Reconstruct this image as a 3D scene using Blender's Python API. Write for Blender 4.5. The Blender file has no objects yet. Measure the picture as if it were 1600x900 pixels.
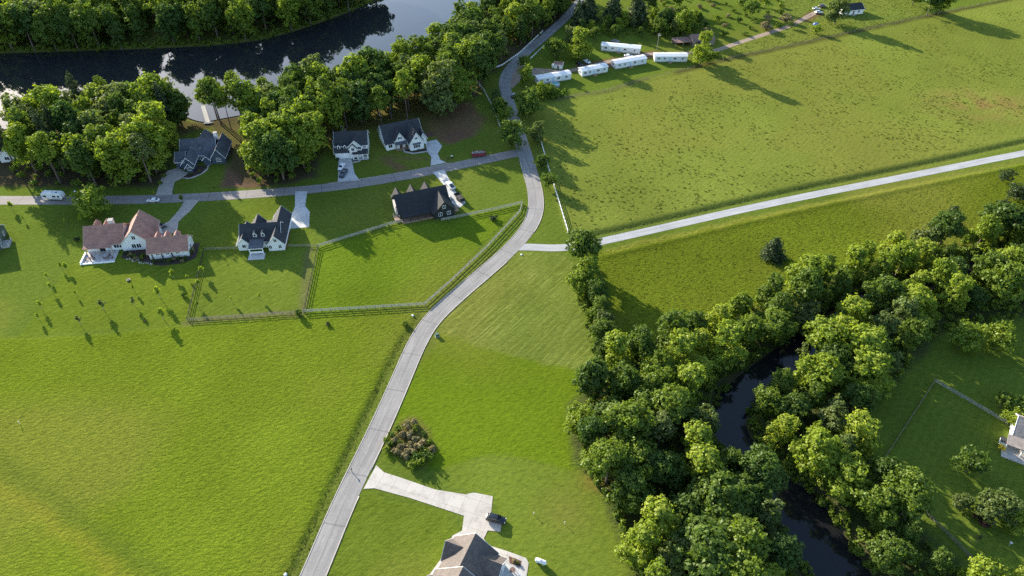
import bpy, bmesh, math, random
import numpy as np
from mathutils import Vector, Matrix

R = math.radians
random.seed(7)
RNG = np.random.default_rng(7)
scene = bpy.context.scene
COL = scene.collection

# ------------------------------------------------------------------ camera, sky, sun, exposure
CAM_H, CAM_F, CAM_TILT = 150.0, 1109.0, R(41.0)      # height in metres, focal length for a 1600 wide frame
cam_data = bpy.data.cameras.new('camera')
cam = bpy.data.objects.new('camera', cam_data)
COL.objects.link(cam)
cam.location = (0, 0, CAM_H)
cam.rotation_euler = (R(90) - CAM_TILT, 0, 0)
cam_data.sensor_width = 36.0
cam_data.lens = 36.0 * CAM_F / 1600.0
cam_data.clip_start = 1.0
cam_data.clip_end = 9000.0
scene.camera = cam

SUN_EL = R(18.0)
SUN_AZ = R(130.5)             # direction towards the sun, counter-clockwise from +X (sun stands behind the lake, to the left)
world = bpy.data.worlds.new('World')
scene.world = world
world.use_nodes = True
wn = world.node_tree
bg = wn.nodes['Background']
sky = wn.nodes.new('ShaderNodeTexSky')
sky.sky_type = 'NISHITA'
sky.sun_disc = False
sky.sun_elevation = SUN_EL
sky.sun_rotation = R(90) - SUN_AZ
sky.air_density = 1.0
sky.dust_density = 0.7
sky.ozone_density = 1.6
wn.links.new(sky.outputs[0], bg.inputs[0])
bg.inputs[1].default_value = 0.135
sun_data = bpy.data.lights.new('sun', 'SUN')
sun_data.energy = 5.0
sun_data.angle = R(0.5)
sun_data.color = (1.0, 0.90, 0.74)
sun = bpy.data.objects.new('sun', sun_data)
COL.objects.link(sun)
sun.location = (-200, 300, 200)
_d = Vector((math.cos(SUN_AZ) * math.cos(SUN_EL), math.sin(SUN_AZ) * math.cos(SUN_EL), math.sin(SUN_EL)))
sun.rotation_euler = _d.to_track_quat('Z', 'Y').to_euler()
scene.view_settings.view_transform = 'Standard'
scene.view_settings.look = 'None'
scene.view_settings.gamma = 1.0
scene.view_settings.use_curve_mapping = False
scene.view_settings.exposure = 1.48
scene.render.engine = 'CYCLES'
scene.cycles.max_bounces = 6
scene.cycles.transparent_max_bounces = 4
scene.cycles.use_denoising = False

# ------------------------------------------------------------------ survey: photo point -> point on the ground
_s, _c = math.sin(CAM_TILT), math.cos(CAM_TILT)
def G(u, v, z=0.0):
    x = (u - 800.0) / CAM_F
    y = (v - 450.0) / CAM_F
    t = (CAM_H - z) / (_s + y * _c)
    return (x * t, (_c - y * _s) * t)
def GP(pts): return [G(*p) for p in pts]

# ------------------------------------------------------------------ materials
def new_mat(name):
    m = bpy.data.materials.new(name)
    m.use_nodes = True
    nt = m.node_tree
    return m, nt, nt.nodes['Principled BSDF']
def nd(nt, t, **kw):
    n = nt.nodes.new(t)
    for k, v in kw.items():
        if k.startswith('i_'):
            n.inputs[int(k[2:]) if k[2:].isdigit() else k[2:]].default_value = v
        else: setattr(n, k, v)
    return n
def coords(nt, kind='Object'):
    return nd(nt, 'ShaderNodeTexCoord').outputs[kind]
def noise(nt, vec, scale, detail=4, rough=0.55):
    n = nd(nt, 'ShaderNodeTexNoise')
    n.inputs['Scale'].default_value = scale
    n.inputs['Detail'].default_value = detail
    n.inputs['Roughness'].default_value = rough
    if vec is not None: nt.links.new(vec, n.inputs['Vector'])
    return n.outputs['Fac']
def ramp(nt, fac, stops):
    r = nd(nt, 'ShaderNodeValToRGB')
    e = r.color_ramp.elements
    while len(e) < len(stops): e.new(0.5)
    for i, (p, c) in enumerate(stops):
        e[i].position = p
        e[i].color = (*c, 1) if len(c) == 3 else c
    nt.links.new(fac, r.inputs[0])
    return r.outputs[0]
def mixc(nt, fac, a, b, mode='MIX'):
    m = nd(nt, 'ShaderNodeMix', data_type='RGBA', blend_type=mode)
    for i, s in ((0, fac), (6, a), (7, b)):
        if hasattr(s, 'is_linked'): nt.links.new(s, m.inputs[i])
        elif i == 0: m.inputs[0].default_value = s
        else: m.inputs[i].default_value = (*s, 1)
    return m.outputs[2]
def math_n(nt, op, a, b=0.0, clamp=False):
    m = nd(nt, 'ShaderNodeMath', operation=op, use_clamp=clamp)
    for i, s in ((0, a), (1, b)):
        if hasattr(s, 'is_linked'): nt.links.new(s, m.inputs[i])
        else: m.inputs[i].default_value = s
    return m.outputs[0]
def bump(nt, bsdf, h, strength, dist):
    b = nd(nt, 'ShaderNodeBump')
    b.inputs['Strength'].default_value = strength
    b.inputs['Distance'].default_value = dist
    nt.links.new(h, b.inputs['Height'])
    nt.links.new(b.outputs[0], bsdf.inputs['Normal'])
    return b
def plain(name, col, rough=0.6, vary=0.12, scale=1.2, metal=0.0, spec=0.4, bump_s=0.0, bscale=8.0):
    m, nt, b = new_mat(name)
    co = coords(nt)
    f = noise(nt, co, scale, 5)
    lo = tuple(c * (1 - vary) for c in col); hi = tuple(min(1, c * (1 + vary)) for c in col)
    nt.links.new(ramp(nt, f, [(0.3, lo), (0.7, hi)]), b.inputs['Base Color'])
    b.inputs['Roughness'].default_value = rough
    b.inputs['Metallic'].default_value = metal
    b.inputs['Specular IOR Level'].default_value = spec
    if bump_s: bump(nt, b, noise(nt, co, bscale, 4), bump_s, 0.05)
    return m
def siding(name, col, pitch=0.18, vertical=False, rough=0.55):
    m, nt, b = new_mat(name)
    co = coords(nt)
    sep = nd(nt, 'ShaderNodeSeparateXYZ'); nt.links.new(co, sep.inputs[0])
    src = math_n(nt, 'ADD', sep.outputs[0], sep.outputs[1]) if vertical else sep.outputs[2]
    fr = math_n(nt, 'FRACT', math_n(nt, 'DIVIDE', src, pitch))
    f = noise(nt, co, 0.7, 5)
    nt.links.new(ramp(nt, f, [(0.3, tuple(c * 0.9 for c in col)), (0.7, col)]), b.inputs['Base Color'])
    b.inputs['Roughness'].default_value = rough
    bump(nt, b, fr, 0.6, 0.03)
    return m
def shingles(name, col):
    m, nt, b = new_mat(name)
    co = coords(nt)
    br = nd(nt, 'ShaderNodeTexBrick')
    mp = nd(nt, 'ShaderNodeMapping'); nt.links.new(co, mp.inputs[0])
    nt.links.new(mp.outputs[0], br.inputs['Vector'])
    br.inputs['Color1'].default_value = (*[c * 0.8 for c in col], 1)
    br.inputs['Color2'].default_value = (*[c * 1.2 for c in col], 1)
    br.inputs['Mortar'].default_value = (*[c * 0.65 for c in col], 1)
    br.inputs['Scale'].default_value = 1.0
    br.inputs['Mortar Size'].default_value = 0.015
    br.inputs['Brick Width'].default_value = 0.5
    br.inputs['Row Height'].default_value = 0.2
    f = noise(nt, co, 0.5, 6, 0.6)
    tint = ramp(nt, f, [(0.25, (0.72, 0.72, 0.74)), (0.75, (1.15, 1.13, 1.1))])
    nt.links.new(mixc(nt, 1.0, br.outputs[0], tint, 'MULTIPLY'), b.inputs['Base Color'])
    b.inputs['Roughness'].default_value = 0.85
    bump(nt, b, noise(nt, co, 9, 3), 0.5, 0.03)
    return m
def glossy_paint(name, col, rough=0.25, metal=0.0):
    m, nt, b = new_mat(name)
    f = noise(nt, coords(nt), 2.0, 3)
    nt.links.new(ramp(nt, f, [(0.2, tuple(c * 0.92 for c in col)), (0.8, col)]), b.inputs['Base Color'])
    b.inputs['Roughness'].default_value = rough
    b.inputs['Metallic'].default_value = metal
    b.inputs['Coat Weight'].default_value = 0.5
    b.inputs['Coat Roughness'].default_value = 0.08
    return m

M = {}
M['white_siding'] = siding('white_siding', (0.80, 0.80, 0.79))
M['white_board'] = siding('white_board_batten', (0.80, 0.80, 0.78), 0.4, True)
M['black_siding'] = siding('black_siding', (0.022, 0.024, 0.026))
M['blue_siding'] = siding('blue_grey_siding', (0.055, 0.075, 0.115))
M['greygreen_siding'] = siding('grey_green_siding', (0.10, 0.13, 0.125))
M['trailer_siding'] = siding('trailer_siding', (0.68, 0.70, 0.70), 0.25, True)
M['barn_wood'] = siding('weathered_barn_wood', (0.22, 0.18, 0.15), 0.22, True, 0.9)
M['roof_charcoal'] = shingles('charcoal_shingles', (0.034, 0.037, 0.044))
M['roof_black'] = shingles('black_shingles', (0.020, 0.022, 0.027))
M['roof_red'] = shingles('red_brown_shingles', (0.36, 0.19, 0.145))
M['roof_taupe'] = shingles('taupe_shingles', (0.125, 0.105, 0.095))
M['roof_slate'] = shingles('slate_grey_shingles', (0.095, 0.105, 0.128))
M['roof_tan'] = shingles('tan_shingles', (0.33, 0.28, 0.24))
M['roof_white_metal'] = siding('white_metal_roof', (0.70, 0.72, 0.73), 0.6, True, 0.4)
M['roof_rust'] = plain('rusty_metal_roof', (0.20, 0.12, 0.10), 0.8, 0.4, 1.5)
M['trim'] = plain('white_trim', (0.80, 0.80, 0.80), 0.5, 0.04)
M['trim_tan'] = plain('tan_trim', (0.55, 0.42, 0.32), 0.6, 0.08)
M['trim_dark'] = plain('dark_trim', (0.03, 0.03, 0.032), 0.5, 0.1)
M['glass'], _nt, _b = new_mat('window_glass')
_b.inputs['Base Color'].default_value = (0.012, 0.015, 0.02, 1); _b.inputs['Roughness'].default_value = 0.06
M['door'] = plain('painted_door', (0.10, 0.06, 0.045), 0.5, 0.1)
M['door_blue'] = plain('pale_blue_door', (0.35, 0.55, 0.70), 0.5, 0.05)
M['garage'] = plain('garage_door_white', (0.76, 0.76, 0.76), 0.5, 0.04)
M['brick'] = plain('brick_foundation', (0.20, 0.085, 0.06), 0.85, 0.3, 6.0)
M['chimney_stone'] = plain('chimney_stone', (0.55, 0.50, 0.47), 0.85, 0.2, 3.0)
M['concrete'] = plain('driveway_concrete', (0.44, 0.41, 0.37), 0.85, 0.12, 0.35, bump_s=0.15)
M['concrete_blue'] = plain('plain_concrete', (0.46, 0.46, 0.45), 0.85, 0.08, 0.35, bump_s=0.15)
M['concrete_old'] = plain('old_concrete', (0.36, 0.32, 0.285), 0.9, 0.14, 0.4, bump_s=0.2)
def slab_concrete(name, col):
    m, nt, b = new_mat(name)
    co = coords(nt)
    mp = nd(nt, 'ShaderNodeMapping'); mp.inputs['Rotation'].default_value = (0, 0, R(20)); nt.links.new(co, mp.inputs[0])
    br = nd(nt, 'ShaderNodeTexBrick', offset=0.0); nt.links.new(mp.outputs[0], br.inputs['Vector'])
    for k, f in (('Color1', .95), ('Color2', 1.05), ('Mortar', .55)): br.inputs[k].default_value = (*[c * f for c in col], 1)
    br.inputs['Scale'].default_value = 1.0; br.inputs['Mortar Size'].default_value = 0.035; br.inputs['Brick Width'].default_value = 3.6; br.inputs['Row Height'].default_value = 3.6
    st = ramp(nt, noise(nt, co, 0.45, 6, 0.65), [(0.28, (0.74, 0.72, 0.70)), (0.5, (1.0, 1.0, 1.0)), (0.75, (1.08, 1.07, 1.06))])
    nt.links.new(mixc(nt, 1.0, br.outputs[0], st, 'MULTIPLY'), b.inputs['Base Color'])
    b.inputs['Roughness'].default_value = 0.88
    bump(nt, b, noise(nt, co, 8, 4), 0.15, 0.03)
    return m
M['concrete'] = slab_concrete('driveway_slabs', (0.43, 0.40, 0.36))
M['concrete_blue'] = slab_concrete('plain_slabs', (0.46, 0.46, 0.45))
M['concrete_old'] = slab_concrete('old_slabs', (0.36, 0.32, 0.285))
M['kerb'] = plain('kerb_concrete', (0.36, 0.32, 0.285), 0.9, 0.15, 1.0)
M['mulch'] = plain('dark_mulch', (0.045, 0.028, 0.024), 0.95, 0.5, 6.0, bump_s=0.8)
M['mulch_red'] = plain('brown_mulch', (0.11, 0.055, 0.04), 0.95, 0.4, 5.0, bump_s=0.8)
M['stone'] = plain('garden_stone', (0.36, 0.33, 0.31), 0.9, 0.3, 2.0, bump_s=0.4)
M['patio'] = plain('patio_slab', (0.50, 0.47, 0.45), 0.85, 0.12, 0.7)
M['deck_wood'] = plain('deck_wood', (0.30, 0.20, 0.14), 0.8, 0.3, 3.0)
M['grey_wood'] = plain('weathered_grey_wood', (0.36, 0.35, 0.32), 0.9, 0.25, 4.0)
M['brown_wood'] = plain('weathered_brown_wood', (0.26, 0.215, 0.17), 0.9, 0.3, 4.0)
M['dark_wood'] = plain('dark_stained_wood', (0.035, 0.03, 0.028), 0.85, 0.25, 4.0)
M['white_vinyl'] = plain('white_fence_vinyl', (0.78, 0.78, 0.78), 0.5, 0.06)
M['metal'] = plain('galvanised_metal', (0.45, 0.46, 0.47), 0.4, 0.1, 3.0, metal=0.6)
M['plastic_green'] = plain('green_painted_metal', (0.04, 0.10, 0.07), 0.5, 0.1)
M['plastic_dark'] = plain('dark_plastic', (0.02, 0.025, 0.03), 0.5, 0.1)
M['plastic_white'] = plain('white_plastic', (0.75, 0.75, 0.74), 0.45, 0.05)
M['tarp_blue'] = plain('blue_tarp', (0.05, 0.12, 0.45), 0.5, 0.15, 4)
M['cushion'] = plain('furniture_brown', (0.16, 0.10, 0.085), 0.8, 0.3, 6)
M['red_steel'] = plain('red_painted_steel', (0.20, 0.035, 0.045), 0.6, 0.25, 2)
M['rubble'] = plain('grey_rubble', (0.35, 0.31, 0.29), 0.9, 0.5, 5)
M['tyre'] = plain('tyre_rubber', (0.012, 0.012, 0.012), 0.85, 0.1)
M['rim'] = plain('wheel_rim', (0.45, 0.45, 0.46), 0.35, 0.05, metal=0.8)
M['lamp_glass'] = plain('lamp_glass', (0.7, 0.7, 0.68), 0.15, 0.03)
M['tail_lamp'] = plain('tail_lamp', (0.35, 0.02, 0.02), 0.25, 0.05)
M['paint_white'] = glossy_paint('car_paint_white', (0.78, 0.78, 0.78))
M['paint_black'] = glossy_paint('car_paint_black', (0.012, 0.015, 0.02))
M['paint_navy'] = glossy_paint('car_paint_navy', (0.018, 0.03, 0.06))
M['paint_grey'] = glossy_paint('car_paint_grey', (0.18, 0.19, 0.20), metal=0.4)
M['paint_silver'] = glossy_paint('car_paint_silver', (0.50, 0.51, 0.52), metal=0.4)
M['pool_water'], _nt, _b = new_mat('pool_water')
_b.inputs['Base Color'].default_value = (0.10, 0.32, 0.36, 1); _b.inputs['Roughness'].default_value = 0.05
M['flower'] = plain('yellow_blossom', (0.75, 0.55, 0.02), 0.7, 0.2, 8)

# foliage: diffuse + light shining through the leaf; each tree has its own tint
def leaf_mat(name, dark, light, trans=0.42, spread=1.0):
    m = bpy.data.materials.new(name); m.use_nodes = True
    nt = m.node_tree; nt.nodes.clear()
    out = nd(nt, 'ShaderNodeOutputMaterial')
    oi = nd(nt, 'ShaderNodeObjectInfo')
    base = ramp(nt, oi.outputs['Random'], [(0.0, dark), (0.55, tuple(a * .6 + b * .4 for a, b in zip(dark, light))), (1.0, light)])
    f = noise(nt, coords(nt), 0.9, 3)
    col = mixc(nt, 1.0, base, ramp(nt, f, [(0.3, (0.72, 0.76, 0.72)), (0.7, (1.25, 1.22, 1.15))]), 'MULTIPLY')
    df = nd(nt, 'ShaderNodeBsdfDiffuse'); nt.links.new(col, df.inputs[0])
    tr = nd(nt, 'ShaderNodeBsdfTranslucent')
    nt.links.new(mixc(nt, 1.0, col, (1.25, 1.3, 0.55), 'MULTIPLY'), tr.inputs[0])
    mx = nd(nt, 'ShaderNodeMixShader'); mx.inputs[0].default_value = trans
    nt.links.new(df.outputs[0], mx.inputs[1]); nt.links.new(tr.outputs[0], mx.inputs[2])
    gl = nd(nt, 'ShaderNodeBsdfGlossy'); gl.inputs['Roughness'].default_value = 0.45
    gl.inputs[0].default_value = (0.8, 0.85, 0.8, 1)
    m2 = nd(nt, 'ShaderNodeMixShader'); m2.inputs[0].default_value = 0.012
    nt.links.new(mx.outputs[0], m2.inputs[1]); nt.links.new(gl.outputs[0], m2.inputs[2])
    nt.links.new(m2.outputs[0], out.inputs[0])
    return m
M['leaf'] = leaf_mat('broadleaf_foliage', (0.062, 0.112, 0.026), (0.210, 0.275, 0.030))
M['leaf_yellow'] = leaf_mat('pale_foliage', (0.21, 0.275, 0.032), (0.27, 0.325, 0.04))
M['leaf_grey'] = leaf_mat('grey_green_foliage', (0.12, 0.165, 0.05), (0.17, 0.205, 0.07))
M['leaf_dark'] = leaf_mat('dark_evergreen_foliage', (0.030, 0.050, 0.022), (0.05, 0.075, 0.028), 0.15)
M['leaf_pine'] = leaf_mat('pine_foliage', (0.06, 0.085, 0.04), (0.085, 0.11, 0.045), 0.2)
M['leaf_purple'] = leaf_mat('purple_brown_foliage', (0.07, 0.035, 0.035), (0.09, 0.05, 0.045), 0.2)
M['leaf_brown'] = leaf_mat('dry_brown_foliage', (0.22, 0.18, 0.09), (0.28, 0.24, 0.12), 0.2)
M['grass_tuft'] = leaf_mat('coarse_grass', (0.105, 0.130, 0.018), (0.115, 0.140, 0.020), 0.3)
M['bark'] = plain('bark', (0.13, 0.10, 0.08), 0.95, 0.3, 4.0)
M['bark_pale'] = plain('pale_bark', (0.30, 0.26, 0.22), 0.95, 0.3, 4.0)

# ------------------------------------------------------------------ mesh helpers
class MB:
    """collects vertices and faces of one mesh"""
    def __init__(s): s.v = []; s.f = []
    def add(s, vs, fs):
        o = len(s.v); s.v += [tuple(p) for p in vs]; s.f += [tuple(i + o for i in f) for f in fs]; return s
    def box(s, x0, x1, y0, y1, z0, z1):
        return s.add([(x0,y0,z0),(x1,y0,z0),(x1,y1,z0),(x0,y1,z0),(x0,y0,z1),(x1,y0,z1),(x1,y1,z1),(x0,y1,z1)],
                     [(0,3,2,1),(4,5,6,7),(0,1,5,4),(1,2,6,5),(2,3,7,6),(3,0,4,7)])
    def prism(s, poly, z0, z1):
        n = len(poly)
        return s.add([(x,y,z0) for x,y in poly] + [(x,y,z1) for x,y in poly],
                     [tuple(range(n))[::-1], tuple(range(n, 2*n))] + [(i,(i+1)%n,n+(i+1)%n,n+i) for i in range(n)])
    def slab(s, quad, t):
        """a thick plate from a quad/triangle of 3-D points, thickness t below it"""
        n = len(quad)
        return s.add(list(quad) + [(p[0],p[1],p[2]-t) for p in quad],
                     [tuple(range(n)), tuple(range(n, 2*n))[::-1]] + [(i,n+i,n+(i+1)%n,(i+1)%n) for i in range(n)])
    def tube(s, pts, rad, n=6, cap=True):
        pts = [Vector(p) for p in pts]
        rings = []
        for i, p in enumerate(pts):
            a = pts[max(0, i-1)]; b = pts[min(len(pts)-1, i+1)]
            d = (b - a).normalized()
            r = rad[i] if hasattr(rad, '__len__') else rad
            u = d.orthogonal().normalized(); w = d.cross(u)
            rings.append([p + (u*math.cos(k*2*math.pi/n) + w*math.sin(k*2*math.pi/n))*r for k in range(n)])
        vs = [q for r_ in rings for q in r_]
        fs = [(i*n+k, i*n+(k+1)%n, (i+1)*n+(k+1)%n, (i+1)*n+k) for i in range(len(pts)-1) for k in range(n)]
        if cap: fs += [tuple(range(n))[::-1], tuple((len(pts)-1)*n + k for k in range(n))]
        return s.add(vs, fs)
    def cyl(s, c, r, h, axis='z', n=16):
        d = {'x': Vector((1,0,0)), 'y': Vector((0,1,0)), 'z': Vector((0,0,1))}[axis]
        c = Vector(c)
        return s.tube([c - d*h/2, c + d*h/2], r, n)
    def mesh(s, name):
        me = bpy.data.meshes.new(name)
        me.from_pydata(s.v, [], s.f); me.update()
        return me
    def build(s, name, mat, parent=None, smooth=False, bevel=0.0):
        me = s.mesh(name)
        bm = bmesh.new(); bm.from_mesh(me)
        bmesh.ops.recalc_face_normals(bm, faces=bm.faces)
        bm.to_mesh(me); bm.free()
        me.materials.append(M[mat] if isinstance(mat, str) else mat)
        o = link(name, me, parent)
        if smooth:
            for p in me.polygons: p.use_smooth = True
        if bevel:
            b = o.modifiers.new('bevel', 'BEVEL'); b.width = bevel; b.segments = 2
        return o
def link(name, data, parent=None):
    o = bpy.data.objects.new(name, data)
    COL.objects.link(o)
    if parent: o.parent = parent
    return o
def tag(o, label=None, cat=None, group=None, kind=None):
    for k, v in (('label', label), ('category', cat), ('group', group), ('kind', kind)):
        if v: o[k] = v
    return o
def empty(name, loc, rz=0.0, label=None, cat=None, group=None):
    o = link(name, None)
    o.location = loc if len(loc) == 3 else (*loc, 0.0)
    o.rotation_euler = (0, 0, rz)
    o.empty_display_size = 0.5
    return tag(o, label, cat, group)
def np_mesh(name, V, F, mat, parent=None):
    """V (n,3), F (m,3|4)"""
    me = bpy.data.meshes.new(name)
    k = F.shape[1]
    me.vertices.add(len(V)); me.vertices.foreach_set('co', np.ascontiguousarray(V, dtype=np.float32).ravel())
    me.loops.add(F.size); me.loops.foreach_set('vertex_index', np.ascontiguousarray(F, dtype=np.int32).ravel())
    me.polygons.add(len(F))
    me.polygons.foreach_set('loop_start', np.arange(0, F.size, k, dtype=np.int32))
    me.polygons.foreach_set('loop_total', np.full(len(F), k, dtype=np.int32))
    me.materials.append(M[mat] if isinstance(mat, str) else mat)
    me.update(calc_edges=True)
    return me
def resample(pts, step, closed=False):
    P = [np.array(p, float) for p in pts]
    if closed: P = P + [P[0]]
    out = []
    for a, b in zip(P[:-1], P[1:]):
        n = max(1, int(np.linalg.norm(b - a) / step))
        for i in range(n): out.append(a + (b - a) * i / n)
    if not closed: out.append(P[-1])
    return np.array(out)
def smooth_line(pts, it=3):
    """Chaikin corner cutting"""
    P = [np.array(p, float) for p in pts]
    for _ in range(it):
        Q = [P[0]]
        for a, b in zip(P[:-1], P[1:]): Q += [a * .75 + b * .25, a * .25 + b * .75]
        P = Q + [P[-1]]
    return np.array(P)
def inside(poly, x, y):
    poly = np.asarray(poly); x = np.asarray(x, float); y = np.asarray(y, float)
    r = np.zeros(x.shape, bool)
    j = len(poly) - 1
    for i in range(len(poly)):
        xi, yi = poly[i]; xj, yj = poly[j]
        c = ((yi > y) != (yj > y)) & (x < (xj - xi) * (y - yi) / (yj - yi + 1e-12) + xi)
        r ^= c; j = i
    return r
def seg_dist(line, x, y, closed=False):
    d = np.full(np.shape(x), 1e9)
    n = len(line)
    for i in range(n if closed else n - 1):
        ax, ay = line[i]; bx, by = line[(i + 1) % n]
        dx, dy = bx - ax, by - ay
        t = np.clip(((x - ax) * dx + (y - ay) * dy) / (dx * dx + dy * dy + 1e-12), 0, 1)
        d = np.minimum(d, np.hypot(x - ax - t * dx, y - ay - t * dy))
    return d
def sdf(poly, x, y):
    d = seg_dist(poly, x, y, True)
    return np.where(inside(poly, x, y), -d, d)
_tab = np.random.default_rng(3).random((256, 256))
def vnoise(x, y, scale, octs=4):
    r = 0; a = 1; tot = 0
    for o in range(octs):
        px = np.asarray(x) / scale * 2**o + 17.3*o; py = np.asarray(y) / scale * 2**o + 5.1*o
        i = np.floor(px).astype(int); j = np.floor(py).astype(int)
        fx = px - i; fy = py - j; fx = fx*fx*(3-2*fx); fy = fy*fy*(3-2*fy)
        g = lambda a_, b_: _tab[a_ % 256, b_ % 256]
        r = r + a * ((g(i,j)*(1-fx)+g(i+1,j)*fx)*(1-fy) + (g(i,j+1)*(1-fx)+g(i+1,j+1)*fx)*fy)
        tot += a; a *= .5
    return r / tot
# ------------------------------------------------------------------ survey lines of the place (metres on the ground)
LAKE = GP([(-200,88),(60,80),(250,74),(390,66),(470,45),(560,12),(620,-18),(690,-60),(850,-60),(795,-15),(735,32),(690,68),(640,106),(560,138),(515,158),(430,168),(338,184),(318,189),(298,184),(275,172),(235,166),(170,163),(80,172),(40,195),(-40,205),(-200,210)])
LAKE = [tuple(p) for p in smooth_line(LAKE + [LAKE[0]], 2)[:-1]]
CREEK_LINE = smooth_line(GP([(1750,362),(1600,395),(1480,425),(1390,452),(1310,490),(1245,545),(1190,585),(1135,632),(1150,690),(1200,735),(1245,785),(1275,830),(1308,880),(1340,930),(1380,990)]), 3)
CREEK_W = 3.7
_lowc = CREEK_LINE[np.argmin(abs(CREEK_LINE[:, 1] - G(1245, 785)[1])):]
def creek_dist(x, y):
    return np.minimum(seg_dist(CREEK_LINE, x, y), seg_dist(_lowc, x, y) - 2.3)
MAIN_ROAD = smooth_line(GP([(440,1010),(490,899),(539,780),(591,674),(628,590),(649,540),(673,500),(715,461),(752,430),(795,393),(826,358),(838,330),(837,300),(830,275),(821,245),(811,212),(801,180),(792,150),(787,128),(795,108),(815,88),(850,58),(882,30),(905,5),(925,-30)]), 3)
STREET = smooth_line(GP([(822,236),(770,247),(700,262),(600,281),(500,295),(400,303),(300,309),(200,312.5),(100,313),(0,313),(-150,312)]), 2)
PATH = smooth_line(GP([(803,386),(830,386),(870,388),(905,384),(960,373),(1200,318),(1400,279),(1600,239),(1750,210)]), 2)
TRAILER_DRIVE = smooth_line(GP([(806,110),(840,108),(880,113),(920,104),(965,93),(1010,84),(1060,83),(1110,82),(1150,68),(1190,55),(1225,44),(1240,38),(1262,26),(1275,19)]), 2)

def zone(pts): return np.array(GP(pts))
Z_HAY = zone([(-120,532),(130,526),(300,506),(470,490),(655,487),(640,520),(590,610),(520,760),(440,930),(-120,1050)])
Z_PASTURE = zone([(852,168),(880,152),(955,138),(1075,110),(1130,94),(1440,27),(1640,-14),(1800,200),(1620,222),(1200,305),(900,374),(886,362),(862,285),(850,235)])
Z_MEADOW = zone([(930,394),(1200,335),(1600,258),(1800,220),(1800,390),(1470,400),(1240,470),(1060,560),(950,580),(940,480)])
Z_MOWN = zone([(815,392),(880,394),(905,430),(930,500),(945,560),(925,586),(800,556),(690,522),(695,488),(770,430)])
Z_MOWN2 = zone([(690,522),(800,556),(930,586),(880,650),(900,720),(950,790),(1010,930),(830,930),(770,760),(690,730),(600,720),(640,600)])
Z_FRONT = zone([(565,765),(700,800),(720,830),(660,930),(480,930)])
Z_PADDOCK = zone([(497,388),(625,350),(700,345),(815,320),(662,478),(476,489)])
Z_LAWNB = zone([(30,528),(110,410),(320,392),(300,505)])
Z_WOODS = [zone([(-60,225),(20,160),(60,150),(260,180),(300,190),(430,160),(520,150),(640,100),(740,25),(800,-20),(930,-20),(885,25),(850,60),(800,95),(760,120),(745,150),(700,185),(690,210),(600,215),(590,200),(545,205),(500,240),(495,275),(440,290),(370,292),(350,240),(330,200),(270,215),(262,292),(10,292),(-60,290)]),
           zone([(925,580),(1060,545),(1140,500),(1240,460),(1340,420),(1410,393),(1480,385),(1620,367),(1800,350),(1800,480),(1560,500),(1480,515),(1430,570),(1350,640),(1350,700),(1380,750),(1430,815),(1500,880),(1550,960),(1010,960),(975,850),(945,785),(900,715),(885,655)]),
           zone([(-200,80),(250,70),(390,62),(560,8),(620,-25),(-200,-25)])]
Z_DIRT = [zone([(668,170),(735,160),(758,185),(740,215),(700,225),(672,212)]), zone([(1240,34),(1268,18),(1288,22),(1262,34)]), zone([(905,100),(960,90),(1000,92),(960,104),(890,112)]), zone([(985,82),(1030,80),(1035,90),(1000,90)]), zone([(700,500-250),(600,243),(640,262),(622,268),(590,246)])]
Z_ROUGH = zone([(1130,92),(1150,70),(1240,45),(1200,20),(1250,-20),(1480,-20),(1440,25)])
Z_MULCHY = zone([(345,292),(352,258),(385,285),(420,292)])

# ------------------------------------------------------------------ ground: one sheet, sunk under the lake and the creek
X0, X1, Y0, Y1 = -345, 345, 48, 475
gx = np.arange(X0, X1 + 1.0); gy = np.arange(Y0, Y1 + 1.0)
XX, YY = np.meshgrid(gx, gy); x = XX.ravel(); y = YY.ravel()
jx = x + (vnoise(x, y, 5, 2) - .5) * 2.4; jy = y + (vnoise(x + 90, y, 5, 2) - .5) * 2.4
h = np.zeros(len(x))
dl = sdf(LAKE, x, y)
h = np.minimum(h, -3.2 * np.clip((2.5 - dl) / 6.5, 0, 1))
dc = creek_dist(x, y)
h = np.minimum(h, -3.4 * np.clip((CREEK_W + 4.5 - dc) / 7.0, 0, 1) ** 1.3)
ditch = smooth_line(GP([(655,496),(622,545),(579,635),(538,720),(492,820),(441,930)]), 2)
dd = seg_dist(ditch, x, y)
h = h - 0.55 * np.exp(-(dd / 1.1) ** 2)
ditch2 = smooth_line(GP([(905,372),(1000,352),(1200,305),(1400,265),(1620,217)]), 2)
dd2 = seg_dist(ditch2, x, y)
h = h - 0.75 * np.exp(-(dd2 / 1.5) ** 2)
dd3 = seg_dist(smooth_line(GP([(940,402),(1200,340),(1400,298),(1620,255)]), 2), x, y)
h = h + 0.35 * np.exp(-(dd3 / 1.0) ** 2)
def cmix(base, col, m): return base * (1 - m[:, None]) + np.array(col)[None] * m[:, None]
def msk(poly, w=0.7): return np.clip(0.5 - sdf(poly, jx, jy) / (2 * w), 0, 1)
C = np.tile(np.array([[0.098, 0.136, 0.020]]), (len(x), 1))
tuft = np.full(len(x), 0.30); mow = np.zeros(len(x))
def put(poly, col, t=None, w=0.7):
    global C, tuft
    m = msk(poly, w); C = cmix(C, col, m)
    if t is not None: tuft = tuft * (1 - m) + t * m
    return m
put(Z_HAY, (0.120, 0.162, 0.014), 0.85)
put(Z_PASTURE, (0.142, 0.170, 0.030), 0.42)
put(Z_MEADOW, (0.102, 0.130, 0.012), 0.65)
mow = np.maximum(mow, put(Z_MOWN, (0.124, 0.158, 0.028), 0.25))
put(Z_MOWN2, (0.104, 0.154, 0.010), 0.35)
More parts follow.
